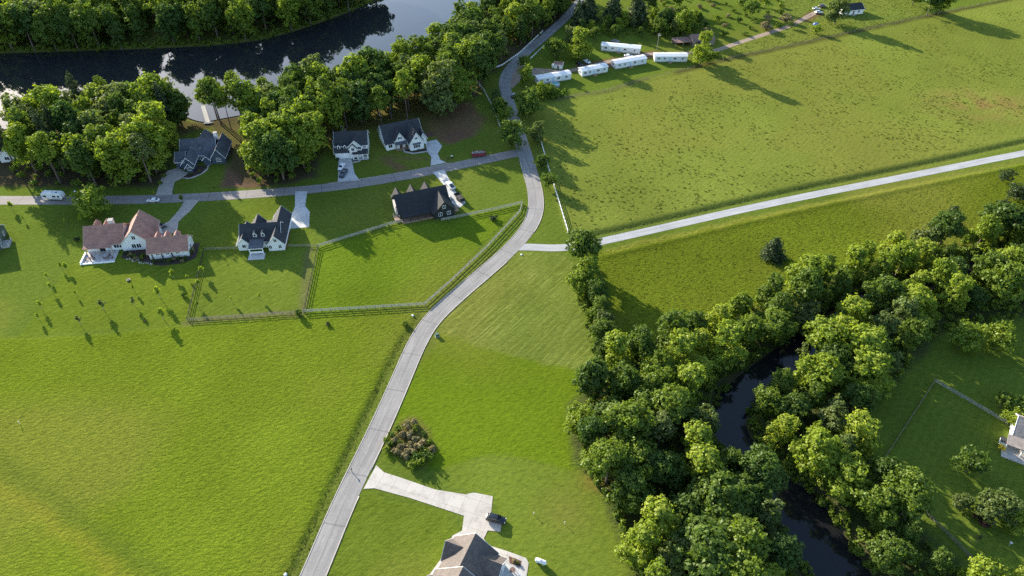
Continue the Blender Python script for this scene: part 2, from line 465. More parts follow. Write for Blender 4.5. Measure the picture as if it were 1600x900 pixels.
put(zone([(682,738),(700,724),(740,715),(790,712),(850,721),(925,738),(960,795),(1010,930),(830,930),(800,860),(775,775),(740,768),(700,763)]), (0.112, 0.150, 0.020), 0.22, .5)
mow = np.maximum(mow, .45 * put(Z_FRONT, (0.102, 0.140, 0.016), 0.30))
put(Z_PADDOCK, (0.104, 0.155, 0.013), 0.75)
mow = np.maximum(mow, .5 * put(Z_LAWNB, (0.108, 0.146, 0.016), 0.3))
mow = np.maximum(mow, .45 * put(zone([(322,330),(480,300),(495,385),(475,486),(300,498)]), (0.106, 0.142, 0.019), .25))
put(Z_ROUGH, (0.125, 0.160, 0.030), 1.0)
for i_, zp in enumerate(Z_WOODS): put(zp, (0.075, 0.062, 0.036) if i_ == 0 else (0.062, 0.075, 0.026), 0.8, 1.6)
for zp in Z_DIRT: put(zp, (0.15, 0.085, 0.055), 0.5, 1.6)
put(zone([(604,676),(640,655),(672,672),(680,705),(660,728),(630,722),(602,706)]), (0.125, 0.110, 0.035), 1.0, 1.2)
put(Z_MULCHY, (0.14, 0.085, 0.06), 0.6, 1.5)
# patches: lusher and drier growth
n1 = vnoise(x, y, 38, 4); n2 = vnoise(x + 300, y + 40, 14, 3)
C *= (0.80 + 0.40 * n1)[:, None] * (0.88 + 0.24 * n2)[:, None]
dry = np.clip((vnoise(x + 70, y + 500, 55, 3) - .56) * 5, 0, 1) * 0.45
C = cmix(C, (0.175, 0.170, 0.035), dry)
# dry worn patches: the pasture's brown hollow and the old track in the hay field
pb = G(1540, 165); d = np.hypot((jx - pb[0]) / 1.8, jy - pb[1])
C = cmix(C, (0.19, 0.135, 0.045), np.clip(1.15 - d / 19, 0, 1) * np.clip(vnoise(x, y, 6, 3) * 1.8 - .3, 0, 1))
tr = seg_dist(smooth_line(GP([(-60,735),(40,785),(110,835),(170,880),(240,940)]), 2), jx, jy)
C = cmix(C, (0.20, 0.19, 0.025), np.exp(-(tr / 2.2) ** 2) * .55)
tr2 = seg_dist(smooth_line(GP([(-40,700),(60,765),(130,815),(210,870),(300,940)]), 2), jx, jy)
C = cmix(C, (0.085, 0.115, 0.018), np.exp(-(tr2 / 2.6) ** 2) * .5)
bp = G(880, 800); d = np.hypot(jx - bp[0], jy - bp[1]); C = cmix(C, (0.16, 0.15, 0.035), np.clip(1 - d / 9, 0, 1) * .5)
bp = G(925, 750); d = np.hypot(jx - bp[0], jy - bp[1]); C = cmix(C, (0.18, 0.13, 0.035), np.clip(1 - d / 5, 0, 1) * .7)
# weedy verge strips, ditch growth, field-edge strips
for dist, w_, col, a in ((dd, 1.2, (0.080, 0.100, 0.022), .8), (dd2, 2.4, (0.070, 0.095, 0.022), .85)):
    m = np.exp(-(dist / w_) ** 2) * a; C = cmix(C, col, m); tuft = np.maximum(tuft, m)
edge = seg_dist(GP([(1060,112),(1130,94),(1280,62),(1440,27),(1640,-14)]), jx, jy)
C = cmix(C, (0.065, 0.060, 0.022), np.exp(-(edge / 2.0) ** 2) * .85)
edge = seg_dist(GP([(870,155),(955,140),(1010,122)]), jx, jy)
C = cmix(C, (0.10, 0.10, 0.035), np.exp(-(edge / 1.6) ** 2) * .8)
edge = seg_dist(smooth_line(GP([(950,392),(1100,358),(1300,315),(1620,247)]), 2), jx, jy)
C = cmix(C, (0.17, 0.165, 0.035), np.exp(-(edge / 1.3) ** 2) * .6)
edge = seg_dist(GP([(485,390),(470,488)]), jx, jy)
C = cmix(C, (0.12, 0.115, 0.05), np.exp(-(edge / 1.4) ** 2) * .7)
edge = seg_dist(GP([(293,503),(380,495),(470,488)]), jx, jy)
C = cmix(C, (0.12, 0.105, 0.05), np.exp(-(edge / 1.4) ** 2) * .7)
edge = seg_dist(GP([(876,470),(900,500)]), jx, jy)
# bare banks beside the water
C = cmix(C, (0.070, 0.068, 0.034), np.clip((-h - 0.25) / 0.6, 0, 1) * (np.minimum(dl, dc) < 12))
h = h + (vnoise(x, y, 3.5, 3) - .5) * 0.16 * np.clip(tuft - .28, 0, 1)
for line, hw in ((MAIN_ROAD, 3.6), (STREET, 3.6), (PATH, 2.6), (TRAILER_DRIVE, 2.4)):
    near = np.clip((seg_dist(line[::3] if len(line) > 60 else line, x, y) - hw) / 1.2, 0, 1)
    h = np.where(h < 0, h * near, h * near)
h -= 0.02
nx, ny = len(gx), len(gy); GROUND_Z = h.copy()
V = np.stack([x, y, h], 1)
i0 = (np.arange(ny - 1)[:, None] * nx + np.arange(nx - 1)[None]).ravel()
F = np.stack([i0, i0 + 1, i0 + nx + 1, i0 + nx], 1)
# the far ring out to the horizon joins the same sheet
ring = [(X0, Y0), (X1, Y0), (X1, Y1), (X0, Y1)]
big = [(-6000, -3000), (6000, -3000), (6000, 8000), (-6000, 8000)]
o = len(V)
V = np.vstack([V, [(a, b, -0.02) for a, b in ring], [(a, b, -0.02) for a, b in big]])
F = np.vstack([F, [(o + k, o + 4 + k, o + 4 + (k + 1) % 4, o + (k + 1) % 4) for k in range(4)]])
C = np.vstack([C, np.tile([[0.09, 0.125, 0.025]], (8, 1))]); tuft = np.append(tuft, np.full(8, .5)); mow = np.append(mow, np.zeros(8))

mg, nt, b = new_mat('field_grass')
at = nd(nt, 'ShaderNodeAttribute', attribute_name='zone_color')
tf = nd(nt, 'ShaderNodeAttribute', attribute_name='tuft').outputs['Fac']
mw = nd(nt, 'ShaderNodeAttribute', attribute_name='mow').outputs['Fac']
co = coords(nt)
mp = nd(nt, 'ShaderNodeMapping'); mp.inputs['Rotation'].default_value = (0, 0, R(-32)); mp.inputs['Scale'].default_value = (1.0, 1.6, 1.0)
nt.links.new(co, mp.inputs[0])
f1 = noise(nt, mp.outputs[0], 0.55, 6, 0.7)
f2 = noise(nt, co, 2.6, 4, 0.6)
c1 = mixc(nt, 1.0, at.outputs['Color'], ramp(nt, f1, [(0.30, (0.70, 0.74, 0.72)), (0.50, (1.0, 1.0, 1.0)), (0.70, (1.22, 1.16, 1.1))]), 'MULTIPLY')
c2 = mixc(nt, tf, c1, mixc(nt, 1.0, c1, ramp(nt, f2, [(0.34, (0.66, 0.70, 0.66)), (0.55, (1.05, 1.05, 1.0)), (0.72, (1.30, 1.22, 1.1))]), 'MULTIPLY'))
# mower lines
mp2 = nd(nt, 'ShaderNodeMapping'); mp2.inputs['Rotation'].default_value = (0, 0, R(-52)); nt.links.new(co, mp2.inputs[0])
wv = nd(nt, 'ShaderNodeTexWave', bands_direction='Y'); wv.inputs['Scale'].default_value = 0.16; wv.inputs['Distortion'].default_value = 2.2; wv.inputs['Detail'].default_value = 3.0; wv.inputs['Detail Scale'].default_value = 0.6
nt.links.new(mp2.outputs[0], wv.inputs['Vector'])
sc_ = nd(nt, 'ShaderNodeMapping'); sc_.inputs['Scale'].default_value = (0.05, 1.1, 1.0); nt.links.new(mp2.outputs[0], sc_.inputs[0])
streak = noise(nt, sc_.outputs[0], 1.6, 4, 0.7)
c3 = mixc(nt, mw, c2, mixc(nt, 1.0, c2, ramp(nt, streak, [(0.35, (0.80, 0.84, 0.82)), (0.52, (1.0, 1.0, 1.0)), (0.66, (1.55, 1.42, 1.9))]), 'MULTIPLY'))
c4 = mixc(nt, 0.25, c3, mixc(nt, 1.0, c3, ramp(nt, wv.outputs['Fac'], [(0.0, (0.8, 0.85, 0.8)), (1.0, (1.15, 1.1, 1.1))]), 'MULTIPLY'))
nt.links.new(c4, b.inputs['Base Color'])
b.inputs['Roughness'].default_value = 0.9; b.inputs['Specular IOR Level'].default_value = 0.0
b.inputs['Sheen Weight'].default_value = 0.0
hh = math_n(nt, 'MULTIPLY', math_n(nt, 'ADD', math_n(nt, 'MULTIPLY', noise(nt, mp.outputs[0], 0.9, 5, 0.62), 1.0), math_n(nt, 'MULTIPLY', noise(nt, co, 4.0, 3, 0.6), 0.3)), math_n(nt, 'ADD', tf, 0.12))
bump(nt, b, hh, 0.85, 0.42)
me = np_mesh('ground', V, F, mg)
a = me.attributes.new('zone_color', 'FLOAT_COLOR', 'POINT'); a.data.foreach_set('color', np.hstack([C, np.ones((len(C), 1))]).astype(np.float32).ravel())
a = me.attributes.new('tuft', 'FLOAT', 'POINT'); a.data.foreach_set('value', tuft.astype(np.float32))
a = me.attributes.new('mow', 'FLOAT', 'POINT'); a.data.foreach_set('value', mow.astype(np.float32))
me.polygons.foreach_set('use_smooth', np.ones(len(F), bool))
tag(link('ground', me), kind='structure')

# ------------------------------------------------------------------ water
def water_mat(name, col, rough, ripple, spec):
    m, nt, b = new_mat(name)
    b.inputs['Base Color'].default_value = (*col, 1); b.inputs['Roughness'].default_value = rough
    b.inputs['IOR'].default_value = 1.33; b.inputs['Specular IOR Level'].default_value = spec
    bump(nt, b, noise(nt, coords(nt), 1.1, 3, 0.5), ripple, 0.03)
    return m
M['lake_water'] = water_mat('lake_water', (0.020, 0.022, 0.024), 0.02, 0.10, 1.0)
M['creek_water'] = water_mat('creek_water', (0.012, 0.013, 0.014), 0.05, 0.15, 0.6)
mb = MB(); px = [p for p in LAKE]
cx_, cy_ = np.mean(px, 0)
q = [(p[0], p[1], -0.75) for p in px]
mb.add(q, [tuple(range(len(q)))])
tag(mb.build('lake', 'lake_water'), kind='structure')
def offset_line(L, d):
    L = np.asarray(L); t = np.gradient(L, axis=0); t /= np.linalg.norm(t, axis=1)[:, None] + 1e-9
    return L + np.stack([-t[:, 1], t[:, 0]], 1) * (d if np.isscalar(d) else np.asarray(d)[:, None])
def strip(name, L, w0, w1, z, mat, parent=None, thick=None):
    L = np.asarray(L); A = offset_line(L, w0); B = offset_line(L, w1); n = len(L)
    V = np.vstack([np.c_[A, np.full(n, z)], np.c_[B, np.full(n, z)]])
    i = np.arange(n - 1); F = np.stack([i + n, i + n + 1, i + 1, i], 1)
    if w1 > w0: F = F[:, ::-1]
    if thick:
        V2 = V.copy(); V2[:, 2] -= thick; m_ = len(V); V = np.vstack([V, V2])
        F = np.vstack([F, np.stack([i, i + 1, i + 1 + m_, i + m_], 1), np.stack([i + n + 1, i + n, i + n + m_, i + n + 1 + m_], 1), [[0, m_, n + m_, n]], [[n - 1, 2*n - 1, m_ + 2*n - 1, m_ + n - 1]]])
    me = np_mesh(name, V, F, mat)
    if not thick:
        s = np.r_[0, np.cumsum(np.linalg.norm(np.diff(L, axis=0), axis=1))]
        uv = me.uv_layers.new(name='along')
        vi = F.ravel(); side = (vi >= n).astype(float); k = vi % n
        W = abs(w1 - w0)
        uv.data.foreach_set('uv', np.stack([side * W, s[k]], 1).astype(np.float32).ravel())
    return link(name, me, parent)
tag(strip('creek', CREEK_LINE, -CREEK_W - 3.6, CREEK_W + 3.6, -1.55, 'creek_water'), kind='structure')

# ------------------------------------------------------------------ roads, path, driveways
def road_mat(name, col, seam=True, warm=0.0):
    m, nt, b = new_mat(name)
    co = coords(nt)
    uvn = nd(nt, 'ShaderNodeUVMap'); uvn.uv_map = 'along'
    sep = nd(nt, 'ShaderNodeSeparateXYZ'); nt.links.new(uvn.outputs[0], sep.inputs[0])
    big = noise(nt, co, 0.12, 5, 0.6); fine = noise(nt, co, 1.8, 5, 0.7)
    mpx = nd(nt, 'ShaderNodeMapping'); mpx.inputs['Scale'].default_value = (1.0, 0.06, 1.0); nt.links.new(uvn.outputs[0], mpx.inputs[0])
    along = noise(nt, mpx.outputs[0], 1.1, 4, 0.6)
    c = ramp(nt, big, [(0.3, tuple(v * 0.86 for v in col)), (0.7, tuple(v * 1.12 for v in col))])
    c = mixc(nt, 1.0, c, ramp(nt, fine, [(0.3, (0.86, 0.86, 0.87)), (0.7, (1.1, 1.1, 1.09))]), 'MULTIPLY')
    c = mixc(nt, 1.0, c, ramp(nt, along, [(0.35, (0.84, 0.84, 0.85)), (0.65, (1.1, 1.09, 1.08))]), 'MULTIPLY')
    if seam:
        wob = math_n(nt, 'MULTIPLY', noise(nt, co, 0.8, 2), 0.6)
        fr = math_n(nt, 'FRACT', math_n(nt, 'DIVIDE', math_n(nt, 'ADD', sep.outputs[1], wob), 14.0))
        line = math_n(nt, 'LESS_THAN', fr, 0.022)
        c = mixc(nt, math_n(nt, 'MULTIPLY', line, 0.45), c, (0.05, 0.05, 0.05))
        midd = math_n(nt, 'ABSOLUTE', math_n(nt, 'SUBTRACT', math_n(nt, 'ADD', sep.outputs[0], math_n(nt, 'MULTIPLY', noise(nt, co, 0.3, 4), 0.5)), 3.0))
        c = mixc(nt, math_n(nt, 'MULTIPLY', math_n(nt, 'LESS_THAN', midd, 0.09), 0.4), c, (0.06, 0.06, 0.06))
    nt.links.new(c, b.inputs['Base Color'])
    b.inputs['Roughness'].default_value = 0.9
    bump(nt, b, noise(nt, co, 12, 3), 0.25, 0.02)
    return m
M['asphalt'] = road_mat('worn_asphalt', (0.245, 0.235, 0.225))
M['asphalt_street'] = road_mat('street_asphalt', (0.225, 0.205, 0.195))
M['gravel'] = road_mat('pale_gravel', (0.34, 0.345, 0.35), False)
M['dirt_track'] = road_mat('dirt_track', (0.27, 0.20, 0.15), False)
RW = 2.75
sj = np.argmin(np.linalg.norm(MAIN_ROAD - np.array(STREET[0]), axis=1))
tag(strip('main_road', MAIN_ROAD, -RW, RW, 0.03, 'asphalt'), kind='structure')
tag(strip('side_street', STREET, -2.85, 2.85, 0.022, 'asphalt_street'), kind='structure')
tag(strip('gravel_path', PATH, -1.9, 1.9, 0.016, 'gravel'), kind='structure')
tag(strip('dirt_track', TRAILER_DRIVE, -1.7, 1.7, 0.014, 'dirt_track'), kind='structure')
# kerbs: left side runs on, the right side is broken by the junctions
def near(p): return int(np.argmin(np.linalg.norm(MAIN_ROAD - np.array(G(*p)), axis=1)))
def kerb(L, a, b): tag(strip('kerb', L, a, b, 0.10, 'kerb', thick=0.35), kind='structure')
kr = MAIN_ROAD
kerb(kr[:near((817,248))], RW, RW + 0.22)
kerb(kr[:near((578,768))], -RW, -RW - 0.22)
kerb(kr[near((583,735)):near((795,403))], -RW, -RW - 0.22)
kerb(kr[near((832,365)):near((812,205))], -RW, -RW - 0.22)
kerb(STREET[np.argmin(abs(STREET[:, 0] - G(700,262)[0])):np.argmin(abs(STREET[:, 0] - G(490,296)[0]))], -2.85, -3.1)

def sheet(name, pts, mat, z=0.02, sm=0, parent=None, kind='structure', thick=0.0):
    """a flat paved patch given by its outline on the ground"""
    P = [tuple(p) for p in pts]
    if sm: P = [tuple(p) for p in smooth_line(P + [P[0]], sm)[:-1]]
    mb = MB()
    if thick: mb.prism(P, z - thick, z)
    else: mb.add([(a, b_, z) for a, b_ in P], [tuple(range(len(P)))])
    o = mb.build(name, mat, parent)
    if not thick and o.data.polygons[0].normal.z < 0: o.data.flip_normals()
    if kind and not parent: tag(o, kind=kind)
    return o
sheet('driveway', GP([(588,727),(600,738),(622,745),(680,765),(727,772.5),(738,770),(742,770),(770,775.5),(767,806),(784,817),(782,831),(762,829),(756,842),(763,852),(795,862),(822,872),(826,880),(823,900),(690,930),(665,906),(690,872),(702,848),(707,837),(722,829),(725,806),(710,801),(640,778),(585,763),(568,764)]), 'concrete', 0.05)
sheet('driveway', GP([(461,299),(480,299),(477,322),(484,331),(483,355),(447,358),(447,338),(458,331),(461,322)]), 'concrete_blue', 0.045)
sheet('driveway', GP([(676,269),(694,265),(712,300),(728,317),(718,325),(703,316),(696,292)]), 'concrete_blue', 0.045)
sheet('driveway', GP([(528,284),(529,247),(549,247),(551,256),(554,271),(562,282)]), 'concrete_blue', 0.045)
sheet('driveway', GP([(673,259),(674,245),(668,238),(664,222),(682,218),(691,228),(684,240),(688,250),(698,254)]), 'concrete_blue', 0.045)
sheet('driveway', GP([(243,306),(252,279),(262,267),(278,262),(294,271),(282,280),(273,284),(269,300),(270,304)]), 'concrete_old', 0.045)
sheet('driveway', GP([(289,313),(312,312),(297,330),(279,346),(277,362),(250,372),(238,368),(245,355),(264,346),(280,328)]), 'concrete_old', 0.045)
sheet('trailer_park_road', GP([(788,120),(800,100),(826,103),(845,110),(860,112),(838,116),(812,128),(800,138)]), 'dirt_track', 0.012)
# ------------------------------------------------------------------ trees
def rand_dirs(rng, n, up=-1.0):
    d = rng.normal(size=(n * 4 + 12, 3)); d /= np.linalg.norm(d, axis=1)[:, None]
    return d[d[:, 2] > up][:n]
def leaf_quads(rng, P, N, size):
    """one bent leaf-spray quad per point, facing roughly along N"""
    n = len(P)
    N = N + rng.normal(size=(n, 3)) * 0.55; N /= np.linalg.norm(N, axis=1)[:, None] + 1e-9
    a = rng.normal(size=(n, 3)); U = np.cross(N, a); U /= np.linalg.norm(U, axis=1)[:, None] + 1e-9
    W = np.cross(N, U)
    s = size * rng.uniform(0.6, 1.35, (n, 1)); t = s * rng.uniform(0.55, 0.9, (n, 1))
    k = s * 0.25 * N
    V = np.stack([P - U * s, P - W * t - k, P + U * s, P + W * t - k], 1).reshape(-1, 3)
    F = np.arange(4 * n).reshape(-1, 4)
    return V, F
def crown_points(rng, lumps, nsub, nleaf, rsub):
    """lumps: list of (centre, radius). Sub-clumps sit on each lump's surface, leaves on each sub-clump's surface"""
    Ps = []; Ns = []
    for c, r in lumps:
        c = np.array(c)
        m = max(5, int(nsub * (r / 1.6) ** 2))
        d = rand_dirs(rng, m, -0.75)
        sc = c + d * r * rng.uniform(0.72, 1.12, (len(d), 1)) * np.array([1, 1, 0.85])
        for q, dq in zip(sc, d):
            rs = rsub * rng.uniform(0.65, 1.4)
            e = rand_dirs(rng, nleaf, -0.9)
            keep = (e @ dq) > -0.45
            e = e[keep]
            Ps.append(q + e * rs * rng.uniform(0.55, 1.08, (len(e), 1))); Ns.append(e * 0.8 + dq * 0.45 + np.array([0, 0, .25]))
    return np.vstack(Ps), np.vstack(Ns)
def branch_mesh(name, rng, height, r0, lumps, mat, fork=0.45, lean=0.0):
    mb = MB()
    bend = rng.normal(size=2) * 0.25
    top = height * 0.78
    pts = [(0, 0, -0.6)] + [(bend[0] * t * t * 1.5, bend[1] * t * t * 1.5, top * t) for t in (0.0, 0.25, 0.5, 0.75, 1.0)]
    mb.tube(pts, [r0 * 1.35, r0 * 1.2, r0 * 0.9, r0 * 0.7, r0 * 0.45, r0 * 0.15], 7)
    order = sorted(range(len(lumps)), key=lambda i: -lumps[i][1])[:9]
    for i in order:
        c, r = lumps[i]
        z0 = max(height * 0.18, min(c[2] - 1.2 - rng.uniform(0, 1.5), top * 0.9))
        t = z0 / top; b0 = Vector((bend[0] * t * t * 1.5, bend[1] * t * t * 1.5, z0)); b1 = Vector(c)
        mid = (b0 + b1) / 2 + Vector((0, 0, -0.25))
        mb.tube([b0, mid, b1], [r0 * 0.5, r0 * 0.3, r0 * 0.08], 5)
    me = mb.mesh(name); me.materials.append(M[mat])
    for p in me.polygons: p.use_smooth = True
    return me
def make_broadleaf(seed, height, width, base_frac, nl, leaf='leaf', lsize=0.30, nsub=13, nleaf=24, rsub=0.62, r0=None, bark='bark', shape='round'):
    rng = np.random.default_rng(seed)
    z0 = height * base_frac; zc = (z0 + height) / 2; hz = (height - z0) / 2
    lumps = []
    for i in range(nl):
        d = rand_dirs(rng, 1, -0.55 if base_frac > .2 else -0.95)[0]
        rr = rng.uniform(0.45, 0.92)
        r = width / 2 * rng.uniform(0.26, 0.46)
        taper = 1.0
        if shape == 'cone': taper = 1.0 - 0.5 * (d[2] * rr + 1) / 2
        lumps.append(((d[0] * (width / 2 - r * .7) * rr * 1.12 * taper, d[1] * (width / 2 - r * .7) * rr * 1.12 * taper, zc + d[2] * (hz - r * .6) * min(1, rr * 1.15)), r))
    lumps.append(((0, 0, zc), width * 0.24)); lumps.append(((rng.normal() * .3, rng.normal() * .3, height - width * .2), width * 0.2))
    P, N = crown_points(rng, lumps, nsub, nleaf, rsub)
    # a few loose sprays beyond the outline
    k = rng.integers(0, len(P), len(P) // 20)
    P2 = P[k] + N[k] * rng.uniform(0.2, 0.6, (len(k), 1)); P = np.vstack([P, P2]); N = np.vstack([N, N[k]])
    V, F = leaf_quads(rng, P, N, lsize)
    crown = np_mesh('crown', V, F, leaf)
    trunk = branch_mesh('trunk', rng, height, r0 or height * 0.016, lumps, bark)
    return trunk, crown, height
def make_conifer(seed, height, width, leaf, base_frac=0.08, tiers=16, per=9, lsize=0.32, bark='bark', ragged=0.25, power=1.0):
    rng = np.random.default_rng(seed); P = []; N = []
    mb = MB(); mb.tube([(0, 0, -.6), (0, 0, height * .5), (0, 0, height * .97)], [height * .016, height * .011, .03], 6)
    for t in range(tiers):
        f = t / (tiers - 1); z = height * (base_frac + (0.98 - base_frac) * f)
        rad = width / 2 * (1 - f) ** power * rng.uniform(1 - ragged, 1 + ragged * .5) + 0.12
        n = max(4, int(per * (0.4 + (1 - f))))
        for k in range(n):
            a = rng.uniform(0, 2 * math.pi); rr = rad * rng.uniform(0.7, 1.1)
            m = max(4, int(14 * rr / 1.5))
            s = rng.uniform(0.25, 1.0, m) * rr
            q = np.stack([np.cos(a) * s, np.sin(a) * s, z - 0.28 * s + 0.06 * s * s], 1) + rng.normal(size=(m, 3)) * 0.22
            P.append(q); N.append(np.tile([[math.cos(a) * .7, math.sin(a) * .7, 0.7]], (m, 1)))
            if k % 3 == 0: mb.tube([(0, 0, z), (math.cos(a) * rr, math.sin(a) * rr, z - .25 * rr)], [.06, .015], 4)
    V, F = leaf_quads(rng, np.vstack(P), np.vstack(N), lsize)
    me = mb.mesh('trunk'); me.materials.append(M[bark])
    return me, np_mesh('crown', V, F, leaf), height
def make_bush(seed, height, width, leaf, nl=9, lsize=0.2, nsub=12, nleaf=18, rsub=0.4):
    rng = np.random.default_rng(seed); lumps = []
    for i in range(nl):
        a = rng.uniform(0, 2 * math.pi); rr = width / 2 * rng.uniform(0.1, 0.62)
        r = min(height, width) * rng.uniform(0.24, 0.36)
        lumps.append(((math.cos(a) * rr, math.sin(a) * rr, max(r * .7, rng.uniform(.3, .72) * height)), r))
    P, N = crown_points(rng, lumps, nsub, nleaf, rsub)
    keep = P[:, 2] > 0.02
    V, F = leaf_quads(rng, P[keep], N[keep], lsize)
    mb = MB()
    for c, r in lumps[:5]: mb.tube([(0, 0, -.3), (c[0] * .5, c[1] * .5, c[2] * .6), c], [.07, .05, .02], 5)
    me = mb.mesh('stem'); me.materials.append(M['bark'])
    return me, np_mesh('crown', V, F, leaf), height
def make_sapling(seed, height, leaf='leaf_yellow', lsize=0.21, n=32, open_=1.0):
    rng = np.random.default_rng(seed); mb = MB(); P = []; N = []
    mb.tube([(0, 0, -.3), (0.03, 0, height * .5), (0, .05, height * .95)], [.07, .05, .02], 5)
    for k in range(n):
        z = height * rng.uniform(0.42, 0.97); a = rng.uniform(0, 6.28); rr = height * .2 * open_ * rng.uniform(.4, 1.0) * (1.25 - z / height) * 1.7
        tip = (math.cos(a) * rr, math.sin(a) * rr, z + rr * .5)
        mb.tube([(0, 0, z), tip], [.025, .01], 4)
        m = 12; s = rng.uniform(.3, 1.05, m)
        q = np.stack([tip[0] * s, tip[1] * s, z + (tip[2] - z) * s], 1) + rng.normal(size=(m, 3)) * 0.16
        P.append(q); N.append(np.tile([[math.cos(a), math.sin(a), .6]], (m, 1)))
    V, F = leaf_quads(rng, np.vstack(P), np.vstack(N), lsize)
    me = mb.mesh('trunk'); me.materials.append(M['bark_pale'])
    return me, np_mesh('crown', V, F, leaf), height

PRO = {}
PRO['broad'] = [make_broadleaf(11, 14, 9.5, .03, 22), make_broadleaf(12, 15, 8.6, .03, 20), make_broadleaf(13, 12.5, 9.5, .08, 21), make_broadleaf(14, 14, 10.5, .12, 24), make_broadleaf(19, 15, 7.4, .08, 18, shape='cone')]
PRO['tall'] = [make_broadleaf(21, 21, 8.8, .36, 20, nsub=11, r0=.26), make_broadleaf(22, 22, 8.0, .40, 18, nsub=11, r0=.25), make_broadleaf(23, 19, 9.4, .30, 20, nsub=11, r0=.26), make_broadleaf(24, 20, 7.4, .33, 17, nsub=11, r0=.22)]
PRO['grey'] = [make_broadleaf(31, 14, 10, .02, 22, 'leaf_grey'), make_broadleaf(32, 20, 8.5, .35, 18, 'leaf_grey', nsub=10)]
PRO['pale'] = [make_broadleaf(41, 13, 9, .02, 20, 'leaf_yellow')]
PRO['pine'] = [make_conifer(51, 22, 7.5, 'leaf_pine', .5, 12, 9, .36, ragged=.45, power=.55)]
PRO['spruce'] = [make_conifer(52, 15, 8.6, 'leaf_pine', .06, 22, 13, .36, ragged=.25, power=.75)]
PRO['cedar'] = [make_conifer(53, 7.5, 4.4, 'leaf_dark', .02, 20, 16, .20, ragged=.12, power=.62), make_broadleaf(54, 6, 5.2, .03, 16, 'leaf_dark', .18, 12, 18, .45)]
PRO['round'] = [make_broadleaf(61, 7, 6.4, -.04, 20, 'leaf', .22, 14, 20, .5), make_broadleaf(62, 6, 5.6, .03, 18, 'leaf', .2, 14, 20, .45)]
PRO['bush'] = [make_bush(71, 2.6, 3.4, 'leaf'), make_bush(72, 2.0, 3.2, 'leaf'), make_bush(73, 3.2, 3.6, 'leaf', 11)]
PRO['bush_dry'] = [make_bush(74, 1.8, 3.0, 'leaf_brown')]
PRO['bush_purple'] = [make_bush(75, 3.0, 5.0, 'leaf_purple', 12)]
PRO['bush_flower'] = [make_bush(76, 1.3, 1.6, 'flower', 7, .12, 10, 14, .22)]
PRO['bush_dark'] = [make_bush(77, 1.1, 1.7, 'leaf_dark', 8, .12, 10, 14, .22)]
PRO['bush_small'] = [make_bush(79, 1.0, 1.3, 'leaf', 7, .11, 10, 14, .22)]
PRO['sapling'] = [make_sapling(81, 4.2), make_sapling(82, 4.2, n=20, open_=.8), make_sapling(83, 4.0, 'leaf_grey', n=18)]
PRO['sapling_green'] = [make_sapling(84, 4.0, 'leaf', n=34)]

N_TREES = 0
def plant(kind, u, v, hgt, label, cat='tree', name=None, group=None, var=None, wide=1.0, ground=None, rz=None):
    global N_TREES
    N_TREES += 1
    k = PRO[kind]; tr, cr, H0 = k[var if var is not None else random.randrange(len(k))]
    X, Y = ground if ground else G(u, v)
    r = empty(name, (X, Y, 0), rz if rz is not None else random.uniform(0, 6.28), label, cat, group)
    s = hgt / H0
    r.scale = (s * wide, s * wide, s)
    link('stem' if 'bush' in kind else 'trunk', tr, r); link('crown', cr, r)
    return r
def height_at(X, Y):
    i = int(round(X - X0)); j = int(round(Y - Y0))
    if 0 <= i < nx and 0 <= j < ny: return float(GROUND_Z[j * nx + i])
    return 0.0
def poisson(poly, space, rng, jitter_y=1.0, avoid=(), maxn=999):
    poly = np.array(poly); lo = poly.min(0); hi = poly.max(0); out = []
    n = int((hi[0] - lo[0]) * (hi[1] - lo[1]) / (space * space) * 14)
    C_ = rng.uniform(lo, hi, (n, 2)); ok = inside(poly, C_[:, 0], C_[:, 1])
    for c in C_[ok]:
        if any((c[0] - o[0]) ** 2 + (c[1] - o[1]) ** 2 < space * space for o in out): continue
        if any((c[0] - a) ** 2 + (c[1] - b_) ** 2 < r_ * r_ for a, b_, r_ in avoid): continue
        out.append(c)
        if len(out) >= maxn: break
    return out
def in_water(X, Y):
    X = np.array([X]); Y = np.array([Y])
    return sdf(LAKE, X, Y)[0] < 0.8 or creek_dist(X, Y)[0] < CREEK_W - .3
KN = {'broad': ('broadleaf_tree', 'leafy green tree'), 'tall': ('tall_broadleaf_tree', 'tall bare-trunked tree'), 'grey': ('greyish_broadleaf_tree', 'dull grey-green tree'), 'pale': ('pale_broadleaf_tree', 'bright yellow-green tree'), 'pine': ('pine_tree', 'thin pine tree')}
